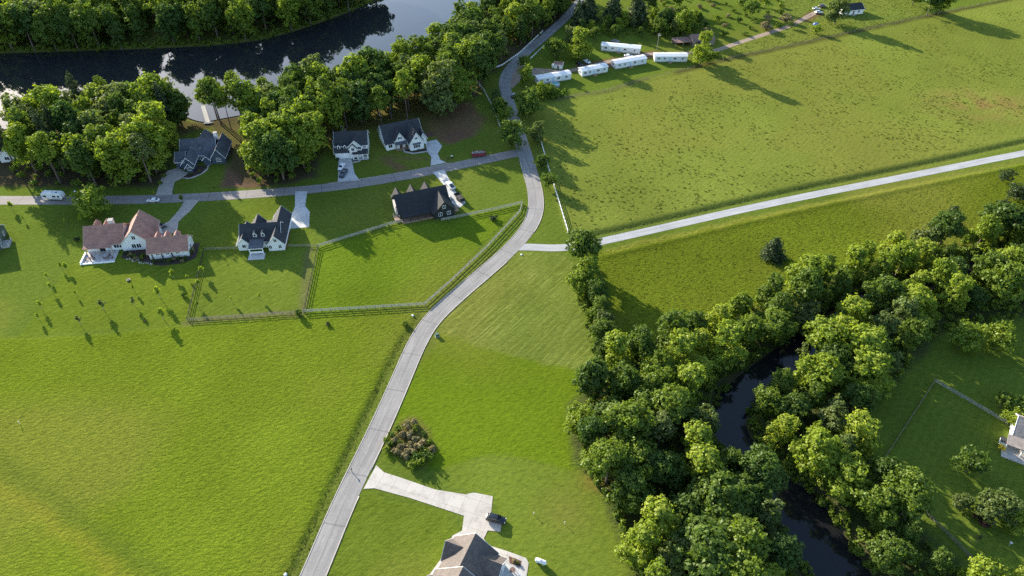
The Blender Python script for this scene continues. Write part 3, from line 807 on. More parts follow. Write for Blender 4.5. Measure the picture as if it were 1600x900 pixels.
def wood(poly, space, kinds, hr, where, seed, avoid=(), wide=(0.9, 1.15), extra=()):
    rng = np.random.default_rng(seed)
    pts = [np.array(G(*p)) for p in extra] + list(poisson(GP(poly), space, rng, avoid=avoid))
    pts = [p for p in pts if not in_water(*p)]
    ks = list(kinds); w = np.array([kinds[k] for k in ks], float); w /= w.sum()
    us = np.array([p[0] / (p[1] * _c + CAM_H * _s) for p in pts]); lo, hi = us.min(), us.max() + 1e-6
    ys = np.array([p[1] for p in pts]); sizes = []
    for i, (X, Y) in enumerate(pts):
        k = ks[rng.choice(len(ks), p=w)]
        nm, adj = KN[k]
        hgt = rng.uniform(*hr) * (1.05 if k == 'pine' else 1)
        col = int((us[i] - lo) / (hi - lo) * 7)
        near_ = np.abs(us - us[i]) < (hi - lo) / 14
        rank = (ys[near_] < Y - .01).sum() / max(1, near_.sum())
        side = ('left end', 'far left part', 'left part', 'middle', 'right part', 'far right part', 'right end')[col] if hi - lo > .06 else ('left half', 'right half')[int(col > 3)]
        row = 'front' if rank < .34 else 'back' if rank > .66 else 'inside'
        big = 'larger ' if hgt > (hr[0] + hr[1]) / 2 else 'smaller '
        lab = '%s%s %s, %s, %s' % (big, adj, where, side, row)
        o = plant(k, 0, 0, hgt, lab, 'tree', nm, lab.replace(' tree ', ' trees '), ground=(X, Y), wide=rng.uniform(*wide), rz=rng.uniform(0, 6.28))
        o.location.z = min(0, height_at(X, Y))
    return len(pts)
CNT = {}
CNT['far'] = wood([(-40,78),(60,75),(250,71),(385,63),(465,43),(550,13),(592,-12),(150,-12),(90,18),(20,40),(-40,50)], 8.4, {'broad': 7, 'tall': 1, 'grey': 1}, (18, 25), 'on the far lake bank', 101, wide=(1.0, 1.25), extra=[(20+34*i, 78.5-i*.75) for i in range(12)] + [(425,56),(455,46),(485,37),(515,27),(545,15),(570,6)])
hE = (*G(318, 232), 13.5); hH = (*G(2, 250), 13.0)
CNT['w2'] = wood([(26,215),(22,262),(40,284),(110,288),(200,286),(258,284),(258,240),(248,205),(180,185),(100,188)], 7.2, {'broad': 5, 'tall': 1, 'grey': 1, 'pale': 1, 'pine': .6}, (17, 23), 'in the wood left of the blue-grey house', 102, avoid=[hE, hH], wide=(.95, 1.2), extra=[(262,192),(276,188),(286,198),(250,182),(268,205),(236,284),(200,287),(150,288),(95,287)])
CNT['w2c'] = wood([(-30,190),(14,185),(14,212),(-30,222)], 8, {'tall': 1}, (18, 21), 'at the left edge by the lake', 103)
CNT['w3'] = wood([(394,218),(390,268),(396,284),(432,286),(486,266),(495,232),(460,206),(410,204)], 6.6, {'broad': 5, 'pale': 1, 'tall': .5}, (16, 22), 'in the clump right of the blue-grey house', 104, avoid=[hE], wide=(.95, 1.2))
hF = (*G(548, 222), 11); hG = (*G(628, 210), 12); walk = [(*G(513 + 26 * t, 160 + 46 * t), 3.2) for t in (0, .2, .4, .6, .8, 1)]
CNT['w4'] = wood([(335,193),(356,186),(430,175),(520,165),(600,142),(655,118),(745,118),(752,142),(735,158),(690,180),(640,188),(590,198),(545,208),(500,210),(440,204),(370,205)], 6.4, {'tall': 4, 'broad': 3, 'grey': 1, 'pine': .3}, (18, 24), 'in the lakeside strip behind the white houses', 105, avoid=[hE, hF, hG] + walk, wide=(1.0, 1.25), extra=[(340,186),(352,180),(365,180),(385,177),(405,173),(470,166),(495,162)])
CNT['w5'] = wood([(650,118),(745,113),(800,88),(842,52),(878,20),(892,-8),(800,-8),(742,36),(700,70)], 7.8, {'broad': 6, 'tall': 1, 'grey': .7, 'pale': .8}, (15, 20), 'in the wood beside the upper road', 106, wide=(1.0, 1.3))
CNT['w6a'] = wood([(925,580),(1060,538),(1140,493),(1240,453),(1340,415),(1410,390),(1480,382),(1620,366),(1620,388),(1480,416),(1390,442),(1300,480),(1230,528),(1168,570),(1105,612),(1080,648),(1000,640)], 6.6, {'broad': 7, 'grey': 1, 'pale': 1.6}, (9.5, 16), 'on the meadow side of the creek', 107, wide=(.95, 1.55))
CNT['w6b'] = wood([(922,592),(1000,640),(1078,655),(1120,722),(1180,768),(1208,825),(1230,875),(1252,940),(1020,940),(990,865),(958,790),(915,720),(902,665)], 6.4, {'broad': 8, 'grey': 1, 'pale': 1.2}, (9.5, 16.5), 'in the wood left of the creek', 108, wide=(.95, 1.5))
CNT['w7'] = wood([(1268,560),(1222,600),(1190,645),(1205,700),(1266,755),(1325,810),(1372,870),(1412,940),(1520,940),(1470,880),(1415,820),(1368,755),(1335,700),(1335,645),(1405,580),(1448,508),(1530,482),(1620,468),(1620,410),(1500,438),(1405,470),(1330,508)], 6.5, {'broad': 6, 'grey': 1.2, 'pale': 1.8}, (8.5, 15.5), 'on the yard side of the creek', 109, wide=(.9, 1.5))
print('WOODS', CNT, sum(CNT.values()))

# --- trees and shrubs that stand alone
def T(kind, u, v, hgt, label, cat='tree', name=None, group=None, var=None, wide=1.0):
    if kind in ('broad', 'round', 'grey', 'pale', 'tall', 'spruce', 'cedar'): hgt *= 1.18; wide *= 1.25
    return plant(kind, u, v, hgt, label, cat, name, group, var, wide)
T('round', 152, 334, 9.0, 'dark round tree at the street edge behind the camper trailer and white sedan', name='round_tree', var=0, wide=1.25)
# hedgerow below the path
for i, (u, v, hh, w_, lb) in enumerate([(908,425,14,.85,'largest leafy tree at the path end of the hedgerow'), (918,448,11,.9,'second leafy tree of the hedgerow below the path'), (905,462,8,1.0,'low leafy tree bulging from the hedgerow onto the mown field'), (930,478,9,.8,'bright leafy tree halfway down the hedgerow'), (934,500,8,.85,'leafy tree below the middle of the hedgerow'), (942,518,7,.85,'small dull tree in the lower hedgerow'), (940,540,8,.9,'leafy tree near the bottom of the hedgerow'), (944,560,7,.9,'last leafy tree of the hedgerow before the creek wood')]):
    T('grey' if i == 5 else 'broad', u, v, hh, lb, name='hedgerow_tree', group='hedgerow trees', wide=w_, var=0 if i == 5 else i % 4)
for i, (u, v, hh, var, lb) in enumerate([(1206,402,7.2,0,'lone dark cedar standing in the rough meadow'), (1480,354,7.6,0,'dark pointed cedar at the meadow edge of the creek wood'), (1567,283,5,1,'small round dark cedar nearest the gravel path at right'), (1583,312,6.5,1,'dark cedar above the right end of the creek wood'), (1562,334,5.6,1,'low spreading dark cedar beside the creek wood'), (1602,318,6,1,'dark cedar cut by the right picture edge')]):
    T('cedar', u, v, hh * .95, lb, name='cedar_tree', group='cedars in the meadow', var=var, wide=1.5 if var == 0 else 1.2)
# right-hand yard
T('round', 1496, 545, 8.0, 'wide leafy tree in the shaded yard right of the creek wood', name='yard_tree', group='yard trees', var=0, wide=1.05)
T('round', 1552, 545, 8.0, 'upright leafy tree farther right in the shaded yard', name='yard_tree', group='yard trees', var=0, wide=.92)
T('round', 1562, 636, 5.2, 'small clipped ball tree with a thin trunk beyond the pale yard fence', name='ball_tree', group='ball trees', var=1, wide=.85)
T('round', 1582, 668, 5.4, 'ball tree beside the corner of the cream-roofed house', name='ball_tree', group='ball trees', var=1, wide=.95)
T('round', 1598, 646, 5.4, 'ball tree cut by the right picture edge', name='ball_tree', group='ball trees', var=1, wide=.85)
T('round', 1508, 738, 7.5, 'bright tree standing alone inside the fenced yard', name='yard_tree', group='yard trees', var=1, wide=.8)
T('grey', 1548, 810, 8.5, 'large grey-green feathery tree at the right edge of the yard', name='feathery_tree', var=0, wide=1.0)
T('grey', 1500, 793, 4.2, 'small pale feathery tree left of the large feathery one', name='feathery_tree', var=0, wide=1.05)
T('pale', 1580, 826, 6.0, 'yellow-green tree in front of the large feathery tree', name='yard_tree', var=0, wide=1.0)
T('broad', 1610, 800, 8, 'green tree at the right picture edge behind the yellow-green tree', name='yard_tree', var=1)
T('pale', 1545, 915, 6.5, 'bright yellow-green tree at the bottom right corner', name='yard_tree', var=0, wide=1.1)
T('pale', 1600, 920, 6.5, 'bright tree in the bottom right corner beside the picture edge', name='yard_tree', var=0, wide=1.1)
T('bush_purple', 1528, 815, 3.0, 'purple-brown shrub under the feathery tree in the yard', 'shrub', 'purple_shrub')
T('sapling', 1525, 848, 3.4, 'thin sapling casting a long shadow in the sunny yard', name='sapling', var=2)
T('bush_flower', 1564, 702, 1.6, 'round yellow flowering bush by the cream-roofed house', 'shrub', 'flowering_bush')
# beside the upper road
for i, (u, v, hh, w_, lb) in enumerate([(798,228,8.0,1.0,'biggest dark round tree left of the road above the junction'), (790,190,6,.9,'dark round tree at the left road edge, second above the junction'), (781,182,6.5,.75,'dark tree behind the left roadside trees'), (776,160,5,.9,'loose shrubby tree inside the road bend'), (826,180,8.5,1.0,'large round tree right of the road opposite the dark trees'), (840,218,6,.95,'grey-green round tree right of the road by the white fence'), (822,130,6.5,.8,'bright bushy tree at the left end of the first trailer'), (818,104,5,.75,'upright bushy tree at the trailer park entrance'), (846,150,5.0,1.0,'shrubby tree in front of the first trailer'), (860,146,4,.9,'small shrub tree right of the round pool'), (848,262,4.4,.9,'upper of two round trees by the white board fence'), (857,292,5,.85,'lower of two round trees by the white board fence')]):
    T('grey' if i in (3, 5) else 'round', u, v + 2, hh * 1.25, lb, name='roadside_tree', group='roadside trees', var=0 if i in (3, 5) else i % 2, wide=w_)
# trailer park and the ground above it
for i, (k, u, v, hh, w_, lb) in enumerate([('round',868,92,9,.9,'dark leafy tree beside the small red-roofed shed'), ('pale',905,92,13,.95,'large pale leafy tree left of the upper trailer'), ('grey',893,80,11,.9,'grey-green tree behind the large pale tree'), ('spruce',902,45,14,.8,'spruce next to the upper road bend'), ('spruce',918,32,16,1.0,'leftmost of the dark spruces at the top'), ('spruce',957,36,16,1.05,'middle of the dark spruces at the top'), ('spruce',994,36,16,1.1,'rightmost of the dark spruces at the top'), ('broad',1068,56,12,.8,'leafy tree in the thicket behind the old barn'), ('broad',1040,42,9,1.0,'leafy tree left in the thicket behind the old barn'), ('broad',1025,52,8,1.1,'low leafy tree in the thicket above the last trailer'), ('pale',1083,42,8,1.1,'yellow-green tree in the thicket by the barn'), ('pale',1093,103,15,.72,'tall narrow lone tree beside the old barn'), ('round',1108,98,5,1.2,'low round tree at the foot of the tall lone tree'), ('round',1172,24,8,.9,'dark tree at the top of the rough ground'), ('broad',1195,12,9,.9,'tree at the top edge above the dirt track'), ('grey',1304,38,13,.95,'round pale tree in front of the small blue house'), ('broad',1448,24,13,1.0,'left tree of the pair at the far pasture corner'), ('broad',1466,22,12,1.1,'right tree of the pair at the far pasture corner'), ('broad',1425,8,10,1.0,'leafy tree behind the pair at the far pasture corner'), ('broad',1000,58,5,1.3,'low bushy tree in the hedge behind the upper trailer'), ('broad',960,56,5,1.4,'bushy tree in the hedge below the spruces'), ('broad',930,62,6,1.2,'bushy tree at the left end of the hedge below the spruces'), ('round',1275,52,4,1.1,'round bush tree on the rough ground below the blue tarp'), ('round',1235,44,3.4,.9,'small round bush tree on the dirt track'), ('tall',905,22,16,1.0,'tree at the left end of the spruce row'), ('broad',1012,18,11,1.1,'broad tree right of the spruces'), ('broad',1055,15,9,1.0,'leafy tree at the top above the thicket')]):
    T(k, u, v, hh, lb, name={'spruce': 'spruce_tree'}.get(k, 'leafy_tree'), group={'spruce': 'spruces at the top'}.get(k), wide=w_, var=0 if k in ('pale', 'spruce', 'grey') else i % len(PRO[k]))
CNT['thicket'] = wood([(900,56),(960,50),(1010,47),(1040,60),(1085,60),(1100,36),(1060,28),(1010,38),(930,44)], 6.0, {'broad': 5, 'pale': 1, 'grey': 1}, (5, 9), 'in the thicket below the spruces', 110, wide=(1.1, 1.5))
rng = np.random.default_rng(66)
for i, (X, Y) in enumerate(poisson(GP([(1080,35),(1110,62),(1150,62),(1225,40),(1245,20),(1200,-8),(1020,-8),(1010,22)]), 8.5, rng)):
    plant(('bush', 'bush', 'bush_dry')[i % 3], 0, 0, rng.uniform(1.6, 3.8), ('brown' if i % 3 == 2 else 'green') + ' wild shrub on the rough ground above the dirt track', 'shrub', 'wild_shrub', ('brown' if i % 3 == 2 else 'green') + ' wild shrubs', ground=(X, Y), wide=rng.uniform(1.0, 1.6))
# young trees on the lawns
SAP = [(256,499,4.6,0,'fullest pale sapling near the lower lawn corner'), (251,466,4.6,1,'pale sapling above the fullest one, by the dark fence'), (163,485,4.4,2,'grey sapling in the middle of the left lawn'), (126,507,3.6,2,'grey sapling at the lower lawn edge'), (211,478,3.6,2,'grey sapling right of the middle of the lawn'), (76,437,2.6,1,'small sapling at the upper left of the lawn'), (82,455,3.2,1,'thin sapling left of the centre of the left lawn'), (66,483,3.2,1,'thin sapling near the left end of the lawn'), (62,500,2.6,1,'tiny sapling at the lower left of the lawn'), (105,422,3.0,0,'yellow-green sapling below the patio of the red-roofed house'), (97,421,2.6,1,'left of two small saplings below the patio'), (210,455,2.6,1,'thin sapling near the lawn centre below the garden bed'), (120,462,2.0,1,'tiny sapling with a faint shadow on the left lawn'), (272,434,3.4,0,'yellow sapling below the garden bed of the red-roofed house'), (294,437,2.0,0,'very small sapling beside the dark fence'), (317,430,3.6,0,'pale sapling just right of the dark fence'), (312,448,3.0,0,'second pale sapling right of the dark fence'), (310,480,2.6,0,'small yellow sapling in the fenced lawn corner'), (363,473,2.4,1,'tiny sapling in the lawn below the white house'), (407,468,2.6,1,'faint sapling at the right of the lawn below the white house'), (20,328,3.6,0,'yellow young tree beside the street at left'), (105,352,2.8,1,'bare young tree left of the red-roofed house'), (38,345,2.0,1,'small young tree on the lawn by the left street')]
for u, v, hh, var, lb in SAP: T('sapling', u, v, hh, lb, 'sapling', 'sapling', 'young trees on the lawns', var=var, wide=1.25)
T('sapling_green', 286, 317, 3.6, 'dark young tree at the mouth of the long drive', 'sapling', 'sapling', 'young trees on the lawns')
for u, v, lb in ((1292,655,'bare pale dead tree among the leafy ones right of the creek'), (1245,575,'bare pale dead tree leaning by the upper creek bend'), (1062,655,'bare pale dead tree on the left creek bank'), (1410,815,'thin bare tree at the yard edge of the creek wood')):
    T('sapling', u, v, 9.5, lb, 'tree', 'dead_tree', var=2, wide=.8)
# single bushes on the grass
T('bush_dark', 772, 343, 1.7, 'round dark bush in the upper paddock', 'bush', 'round_bush', wide=1.4)
T('bush_small', 467, 492, 2.2, 'bright bush at the lower paddock corner', 'bush', 'fence_bush', wide=.9)
T('bush_dark', 512, 508, 1.0, 'small dark bush in the hay field below the paddock', 'bush', 'field_bush', wide=1.2)
T('bush_small', 634, 507, 1.2, 'low weedy bush beside the road bend', 'bush', 'field_bush', wide=1.6)
T('bush_small', 287, 463, 1.4, 'bright little bush beside the dark lawn fence', 'bush', 'field_bush')
T('bush_dark', 122, 376, 1.6, 'dark bush left of the red-roofed house', 'bush', 'field_bush')
# overgrown island between road and drive
rng = np.random.default_rng(9)
ISL = [(612,683,'bush',0,2.6),(622,672,'bush',1,2.2),(610,697,'bush',2,2.6),(626,695,'bush',0,2.0),(636,668,'bush_dry',0,1.8),(648,672,'bush',1,2.0),(664,682,'bush',2,2.4),(670,693,'bush',0,2.2),(662,707,'bush',1,2.3),(650,718,'bush',0,2.4),(634,714,'bush_dry',0,2.0),(640,700,'bush_dry',0,1.6),(650,690,'bush_dry',0,1.5),(640,682,'bush_dry',0,1.7),(658,726,'bush',2,2.3),(645,728,'bush',1,2.0),(620,708,'bush_dry',0,1.7),(668,716,'bush',1,2.1),(630,682,'bush_dry',0,1.6),(645,708,'bush_dry',0,1.7),(655,700,'bush_dry',0,1.8),(628,702,'bush_dry',0,1.6),(618,690,'bush_dry',0,1.5),(660,694,'bush_dry',0,1.6),(648,662,'bush_dry',0,1.5),(605,705,'bush',1,2.0),(604,690,'bush',0,2.2),(676,705,'bush_dry',0,1.6)]
for u, v, k, var, hh in ISL:
    green = k == 'bush'; hh *= (1.1 if v > 712 and green else .75 if green else .95)
    T(k, u, v, hh, ('green shrub' if green else 'brown dry shrub') + ' in the overgrown island between road and driveway', 'shrub', 'island_shrub' if green else 'dry_shrub', 'island shrubs' if green else 'dry island shrubs', var=var)

# undergrowth below the woods and weeds at their edges: nobody could count it
def merge_stuff(name, spots, protos, mat, label, cat):
    Vs = []; Fs = []; o = 0
    for X, Y, Z, s, a, k in spots:
        vv, ff = protos[k]
        c_, s_ = math.cos(a), math.sin(a)
        q = vv * s; q = np.stack([q[:, 0] * c_ - q[:, 1] * s_ + X, q[:, 0] * s_ + q[:, 1] * c_ + Y, q[:, 2] + Z], 1)
        Vs.append(q); Fs.append(ff + o); o += len(q)
    me = np_mesh(name, np.vstack(Vs), np.vstack(Fs), mat)
    return tag(link(name, me), label, cat, kind='stuff')
def raw_bush(seed, h_, w_, nl, nsub, nleaf, rsub, ls):
    rng = np.random.default_rng(seed); lumps = []
    for i in range(nl):
        a = rng.uniform(0, 6.28); rr = w_ / 2 * rng.uniform(.1, .65); r = min(h_, w_) * rng.uniform(.26, .38)
        lumps.append(((math.cos(a) * rr, math.sin(a) * rr, rng.uniform(.3, .7) * h_), r))
    P, N = crown_points(rng, lumps, nsub, nleaf, rsub); k = P[:, 2] > 0
    return leaf_quads(rng, P[k], N[k], ls)
rb = [raw_bush(201 + i, 2.0 + i * .3, 3.4, 6, 7, 9, .5, .30) for i in range(3)]
rng = np.random.default_rng(44); spots = []
for poly, sp in (([(895,655),(905,715),(945,782),(975,850),(1008,935),(1250,935),(1208,825),(1180,768),(1120,722),(1078,655),(1105,612),(1165,568),(1225,525),(1300,475),(1390,438),(1620,382),(1620,360),(1480,380),(1410,388),(1340,412),(1240,450),(1140,490),(1060,535),(925,578)], 2.9),
                 ([(1268,560),(1215,602),(1185,645),(1200,700),(1262,757),(1305,810),(1350,870),(1390,940),(1540,940),(1490,885),(1430,825),(1375,755),(1340,700),(1340,645),(1415,580),(1465,515),(1620,490),(1620,400),(1500,430),(1400,465),(1320,505)], 3.1),
                 ([(20,262),(38,290),(120,292),(260,288),(258,240),(200,200),(40,200)], 4.5), ([(394,222),(388,270),(394,286),(432,287),(486,268),(495,232),(420,204)], 4.0),
                 ([(655,118),(745,115),(842,56),(890,10),(892,-8),(800,-8),(742,36)], 5.0), ([(-40,80),(60,76),(250,71),(385,62),(545,14),(540,0),(300,40),(-40,50)], 5.0),
                 ([(890,420),(930,420),(950,560),(930,560)], 2.2), ([(895,62),(1010,52),(1060,65),(1090,55),(1085,35),(1000,48),(900,50)], 3.6), ([(840,140),(880,145),(880,152),(850,158)], 2.4), ([(1110,90),(1130,92),(1120,84),(1100,82)], 2.2)):
    for X, Y in poisson(GP(poly), sp, rng):
        if in_water(X, Y): continue
        spots.append((X, Y, min(0, height_at(X, Y)), rng.uniform(.6, 1.35), rng.uniform(0, 6.28), rng.integers(0, 3)))
for side in (-1, 1):
    for d0 in (4.6, 6.2):
        for q in resample(offset_line(CREEK_LINE, side * (d0 + .3)), 1.8):
            X, Y = q + rng.normal(size=2) * .7
            if creek_dist(np.array([X]), np.array([Y]))[0] < 3.9: continue
            spots.append((X, Y, min(0, height_at(X, Y)), rng.uniform(.35, .8), rng.uniform(0, 6.28), rng.integers(0, 3)))
for q in resample(np.array(LAKE)[:26], 1.7):
    X, Y = q + rng.normal(size=2) * .9 + np.array([-.6, rng.uniform(.8, 4.5)]); spots.append((X, Y, min(0, height_at(X, Y)), rng.uniform(.6, 1.3), rng.uniform(0, 6.28), rng.integers(0, 3)))
print('UNDERGROWTH', len(spots))
merge_stuff('undergrowth', spots, rb, 'leaf', 'leafy undergrowth filling the woods and creek banks', 'undergrowth')
# coarse grass tufts: pasture, meadow, ditch
def raw_tuft(seed, r, h_, n):
    rng = np.random.default_rng(seed); P = rng.normal(size=(n, 3)) * np.array([r * .4, r * .4, 0]); P[:, 2] = rng.uniform(.15, 1, n) * h_
    N = P * 1.0 + np.array([0, 0, .5]); return leaf_quads(rng, P, N, r * .42)
rt = [raw_tuft(301 + i, .42, .17, 9) for i in range(4)]
def tufts(name, poly_list, n, smin, smax, mat, label, seed, clump=True):
    rng = np.random.default_rng(seed); spots = []
    for poly in poly_list:
        P = np.array(GP(poly)) if not isinstance(poly, np.ndarray) else poly
        lo, hi = P.min(0), P.max(0)
        Q = rng.uniform(lo, hi, (n * 6, 2)); Q = Q[inside(P, Q[:, 0], Q[:, 1])]
        if clump: Q = Q[vnoise(Q[:, 0], Q[:, 1], 16, 3) + rng.uniform(-.15, .15, len(Q)) > .47]
        for q in Q[:n]: spots.append((q[0], q[1], min(0, height_at(*q)), rng.uniform(smin, smax), rng.uniform(0, 6.28), rng.integers(0, 4)))
    return merge_stuff(name, spots, rt, mat, label, 'grass')
tufts('pasture_tufts', [np.array(GP([(870,175),(960,145),(1120,105),(1440,40),(1620,10),(1640,205),(1200,295),(905,365),(885,330),(870,270)]))], 4200, .3, 1.3, 'grass_tuft', 'dark tufts of coarse grass scattered over the big pasture', 5)
tufts('meadow_grass', [Z_MEADOW], 8000, .3, .7, 'grass_tuft', 'long rough grass of the meadow above the creek', 6, False)
tufts('rough_grass', [Z_ROUGH], 1500, .5, 1.3, 'grass_tuft', 'rough weeds between the dirt track and the far pasture fence', 8, False)
def band(L, w): return np.vstack([offset_line(L, w), offset_line(L, -w)[::-1]])
tufts('ditch_weeds', [band(ditch, 1.6), band(ditch2, 1.5)], 1500, .2, .5, 'grass_tuft', 'tall weeds growing in the ditches along road and path', 10, False)
# ------------------------------------------------------------------ houses
class House:
    def __init__(s, name, loc, rot, label, wall, roof, trim='trim', cat='house', group=None):
        s.r = empty(name, (*loc, 0), R(rot), label, cat, group); s.w = wall; s.ro = roof; s.t = trim
    def gable(s, x0, x1, y0, y1, e, p, ax='x', oh=.45, wall=None, roof=None, z0=-0.3, t=.2, fascia=True, walls=True, name='roof'):
        """a block under a two-sided roof; ax is the ridge direction; e eave height, p ridge height"""
        wall = wall or s.w; roof = roof or s.ro
        sw = (lambda a, b, c: (a, b, c)) if ax == 'x' else (lambda a, b, c: (b, a, c))
        if ax == 'y': x0, x1, y0, y1 = y0, y1, x0, x1
        ym = (y0 + y1) / 2
        if walls:
            mb = MB()
            v = [(x0,y0,z0),(x1,y0,z0),(x1,y1,z0),(x0,y1,z0),(x0,y0,e),(x1,y0,e),(x1,y1,e),(x0,y1,e),(x0,ym,p-.03),(x1,ym,p-.03)]
            mb.add([sw(*q) for q in v], [(0,1,5,4),(2,3,7,6),(0,4,8,7,3),(1,2,6,9,5),(4,5,9,8),(6,7,8,9)])
            mb.build('wall', wall, s.r)
        sl = (p - e) / ((y1 - y0) / 2); ez = e - sl * oh
        up = .14
        mb = MB()
        for ya, yb in ((y0 - oh, ym), (y1 + oh, ym)):
            q = [(x0 - oh, ya, ez + up), (x1 + oh, ya, ez + up), (x1 + oh, yb, p + up), (x0 - oh, yb, p + up)]
            if ya > yb: q = q[::-1]
            mb.slab([sw(*k) for k in q], t)
        ro = mb.build(name, roof, s.r)
        if fascia:
            mb = MB(); w = .07; hf = .24
            for xe in (x0 - oh - w, x1 + oh):
                for ya in (y0 - oh, y1 + oh):
                    mb.add([sw(*k) for k in [(xe,ya,ez+up-hf),(xe+w,ya,ez+up-hf),(xe+w,ym,p+up-hf),(xe,ym,p+up-hf),(xe,ya,ez+up+.03),(xe+w,ya,ez+up+.03),(xe+w,ym,p+up+.03),(xe,ym,p+up+.03)]],
                           [(0,3,2,1),(4,5,6,7),(0,1,5,4),(1,2,6,5),(2,3,7,6),(3,0,4,7)])
            for ya in (y0 - oh - w, y1 + oh):
                a = [(x0-oh,ya,ez+up-hf),(x1+oh,ya,ez+up-hf),(x1+oh,ya+w,ez+up-hf),(x0-oh,ya+w,ez+up-hf)]
                mb.add([sw(*k) for k in a + [(q[0],q[1],ez+up-.02) for q in a]], [(0,3,2,1),(4,5,6,7),(0,1,5,4),(1,2,6,5),(2,3,7,6),(3,0,4,7)])
            mb.build('fascia', s.t, ro)
        return ro
    def hip(s, x0, x1, y0, y1, e, p, oh=.45, ax='x', walls=True, hip0=True, hip1=True):
        sw = (lambda a, b, c: (a, b, c)) if ax == 'x' else (lambda a, b, c: (b, a, c))
        if ax == 'y': x0, x1, y0, y1 = y0, y1, x0, x1
        if walls:
            mb = MB(); v = [(x0,y0,-.3),(x1,y0,-.3),(x1,y1,-.3),(x0,y1,-.3),(x0,y0,e),(x1,y0,e),(x1,y1,e),(x0,y1,e)]
            f = [(0,1,5,4),(1,2,6,5),(2,3,7,6),(3,0,4,7),(4,5,6,7)]
            if not hip1: v += [(x1,(y0+y1)/2,p-.05)]; f += [(5,6,len(v)-1)]
            if not hip0: v += [(x0,(y0+y1)/2,p-.05)]; f += [(7,4,len(v)-1)]
            mb.add([sw(*q) for q in v], f); mb.build('wall', s.w, s.r)
        ym = (y0 + y1) / 2; d = (y1 - y0) / 2
        a0 = x0 - oh; a1 = x1 + oh; b0 = y0 - oh; b1 = y1 + oh; up = .1
        ez = e - (p - e) / d * oh + up
        r0 = x0 + d if hip0 else a0; r1 = x1 - d if hip1 else a1
        if r1 < r0: r0 = r1 = (x0 + x1) / 2
        c = [(a0,b0,ez),(a1,b0,ez),(a1,b1,ez),(a0,b1,ez)]; A = (r0,ym,p+up); B = (r1,ym,p+up)
        mb = MB()
        v = c + [A, B] + [(q[0],q[1],q[2]-.2) for q in c]
        f = [(0,1,5,4),(2,3,4,5),(1,2,5),(3,0,4),(6,7,1,0),(7,8,2,1),(8,9,3,2),(9,6,0,3),(6,9,8,7)]
        mb.add([sw(*q) for q in v], f)
        return mb.build('roof', s.ro, s.r)
    def window(s, x, y, z, w, h, d='s', frame=None, grid=(2, 1)):
        """x,y centre on the wall, z sill height; d = side it faces"""
        dx, dy = {'s': (0, -1), 'n': (0, 1), 'e': (1, 0), 'w': (-1, 0)}[d]
        def bx(mb, a0, a1, c0, c1, o0, o1):
            if dx == 0: ys = sorted((y + dy * o0, y + dy * o1)); mb.box(x + a0, x + a1, ys[0], ys[1], z + c0, z + c1)
            else: xs = sorted((x + dx * o0, x + dx * o1)); mb.box(xs[0], xs[1], y + a0, y + a1, z + c0, z + c1)
        mb = MB(); t = .11
        bx(mb, -w/2 - t, w/2 + t, -t, 0, -.05, .09); bx(mb, -w/2 - t, w/2 + t, h, h + t, -.05, .09)
        bx(mb, -w/2 - t, -w/2, 0, h, -.05, .09); bx(mb, w/2, w/2 + t, 0, h, -.05, .09)
        for i in range(1, grid[0]): a = -w/2 + w * i / grid[0]; bx(mb, a - .05, a + .05, 0, h, -.05, .07)
        for i in range(1, grid[1]): a = h * i / grid[1]; bx(mb, -w/2, w/2, a - .03, a + .03, -.05, .07)
        f = mb.build('window', frame or s.t, s.r)
        mb = MB(); bx(mb, -w/2, w/2, 0, h, -.05, .025); mb.build('pane', 'glass', f)
        return f
    def door(s, x, y, w, h, d='s', mat='door', name='door', z=0.1, rows=0):
        dx, dy = {'s': (0, -1), 'n': (0, 1), 'e': (1, 0), 'w': (-1, 0)}[d]
        def bx(mb, a0, a1, c0, c1, o0, o1):
            if dx == 0: ys = sorted((y + dy * o0, y + dy * o1)); mb.box(x + a0, x + a1, ys[0], ys[1], z + c0, z + c1)
            else: xs = sorted((x + dx * o0, x + dx * o1)); mb.box(xs[0], xs[1], y + a0, y + a1, z + c0, z + c1)
        mb = MB()
        if rows:
            for i in range(rows): bx(mb, -w/2, w/2, h * i / rows + .02, h * (i + 1) / rows - .02, -.05, .05)
            bx(mb, -w/2 + .01, w/2 - .01, 0, h, -.06, .02)
        else: bx(mb, -w/2, w/2, 0, h, -.05, .05)
        o = mb.build(name, mat, s.r)
        mb = MB(); bx(mb, -w/2 - .12, -w/2, 0, h + .12, -.05, .07); bx(mb, w/2, w/2 + .12, 0, h + .12, -.05, .07); bx(mb, -w/2, w/2, h, h + .12, -.05, .07)
        mb.build('door_frame', s.t, o)
        if not rows: mb = MB(); bx(mb, w/2 - .16, w/2 - .08, h * .45, h * .5, .05, .10); mb.build('handle', 'metal', o)
        return o
    def box(s, name, x0, x1, y0, y1, z0, z1, mat, parent=None, bevel=0):
        return MB().box(x0, x1, y0, y1, z0, z1).build(name, mat, parent or s.r, bevel=bevel)
    def posts(s, pts, z0, z1, w=.12, mat=None, name='porch_post'):
        for px, py in pts: s.box(name, px - w, px + w, py - w, py + w, z0, z1, mat or s.t)
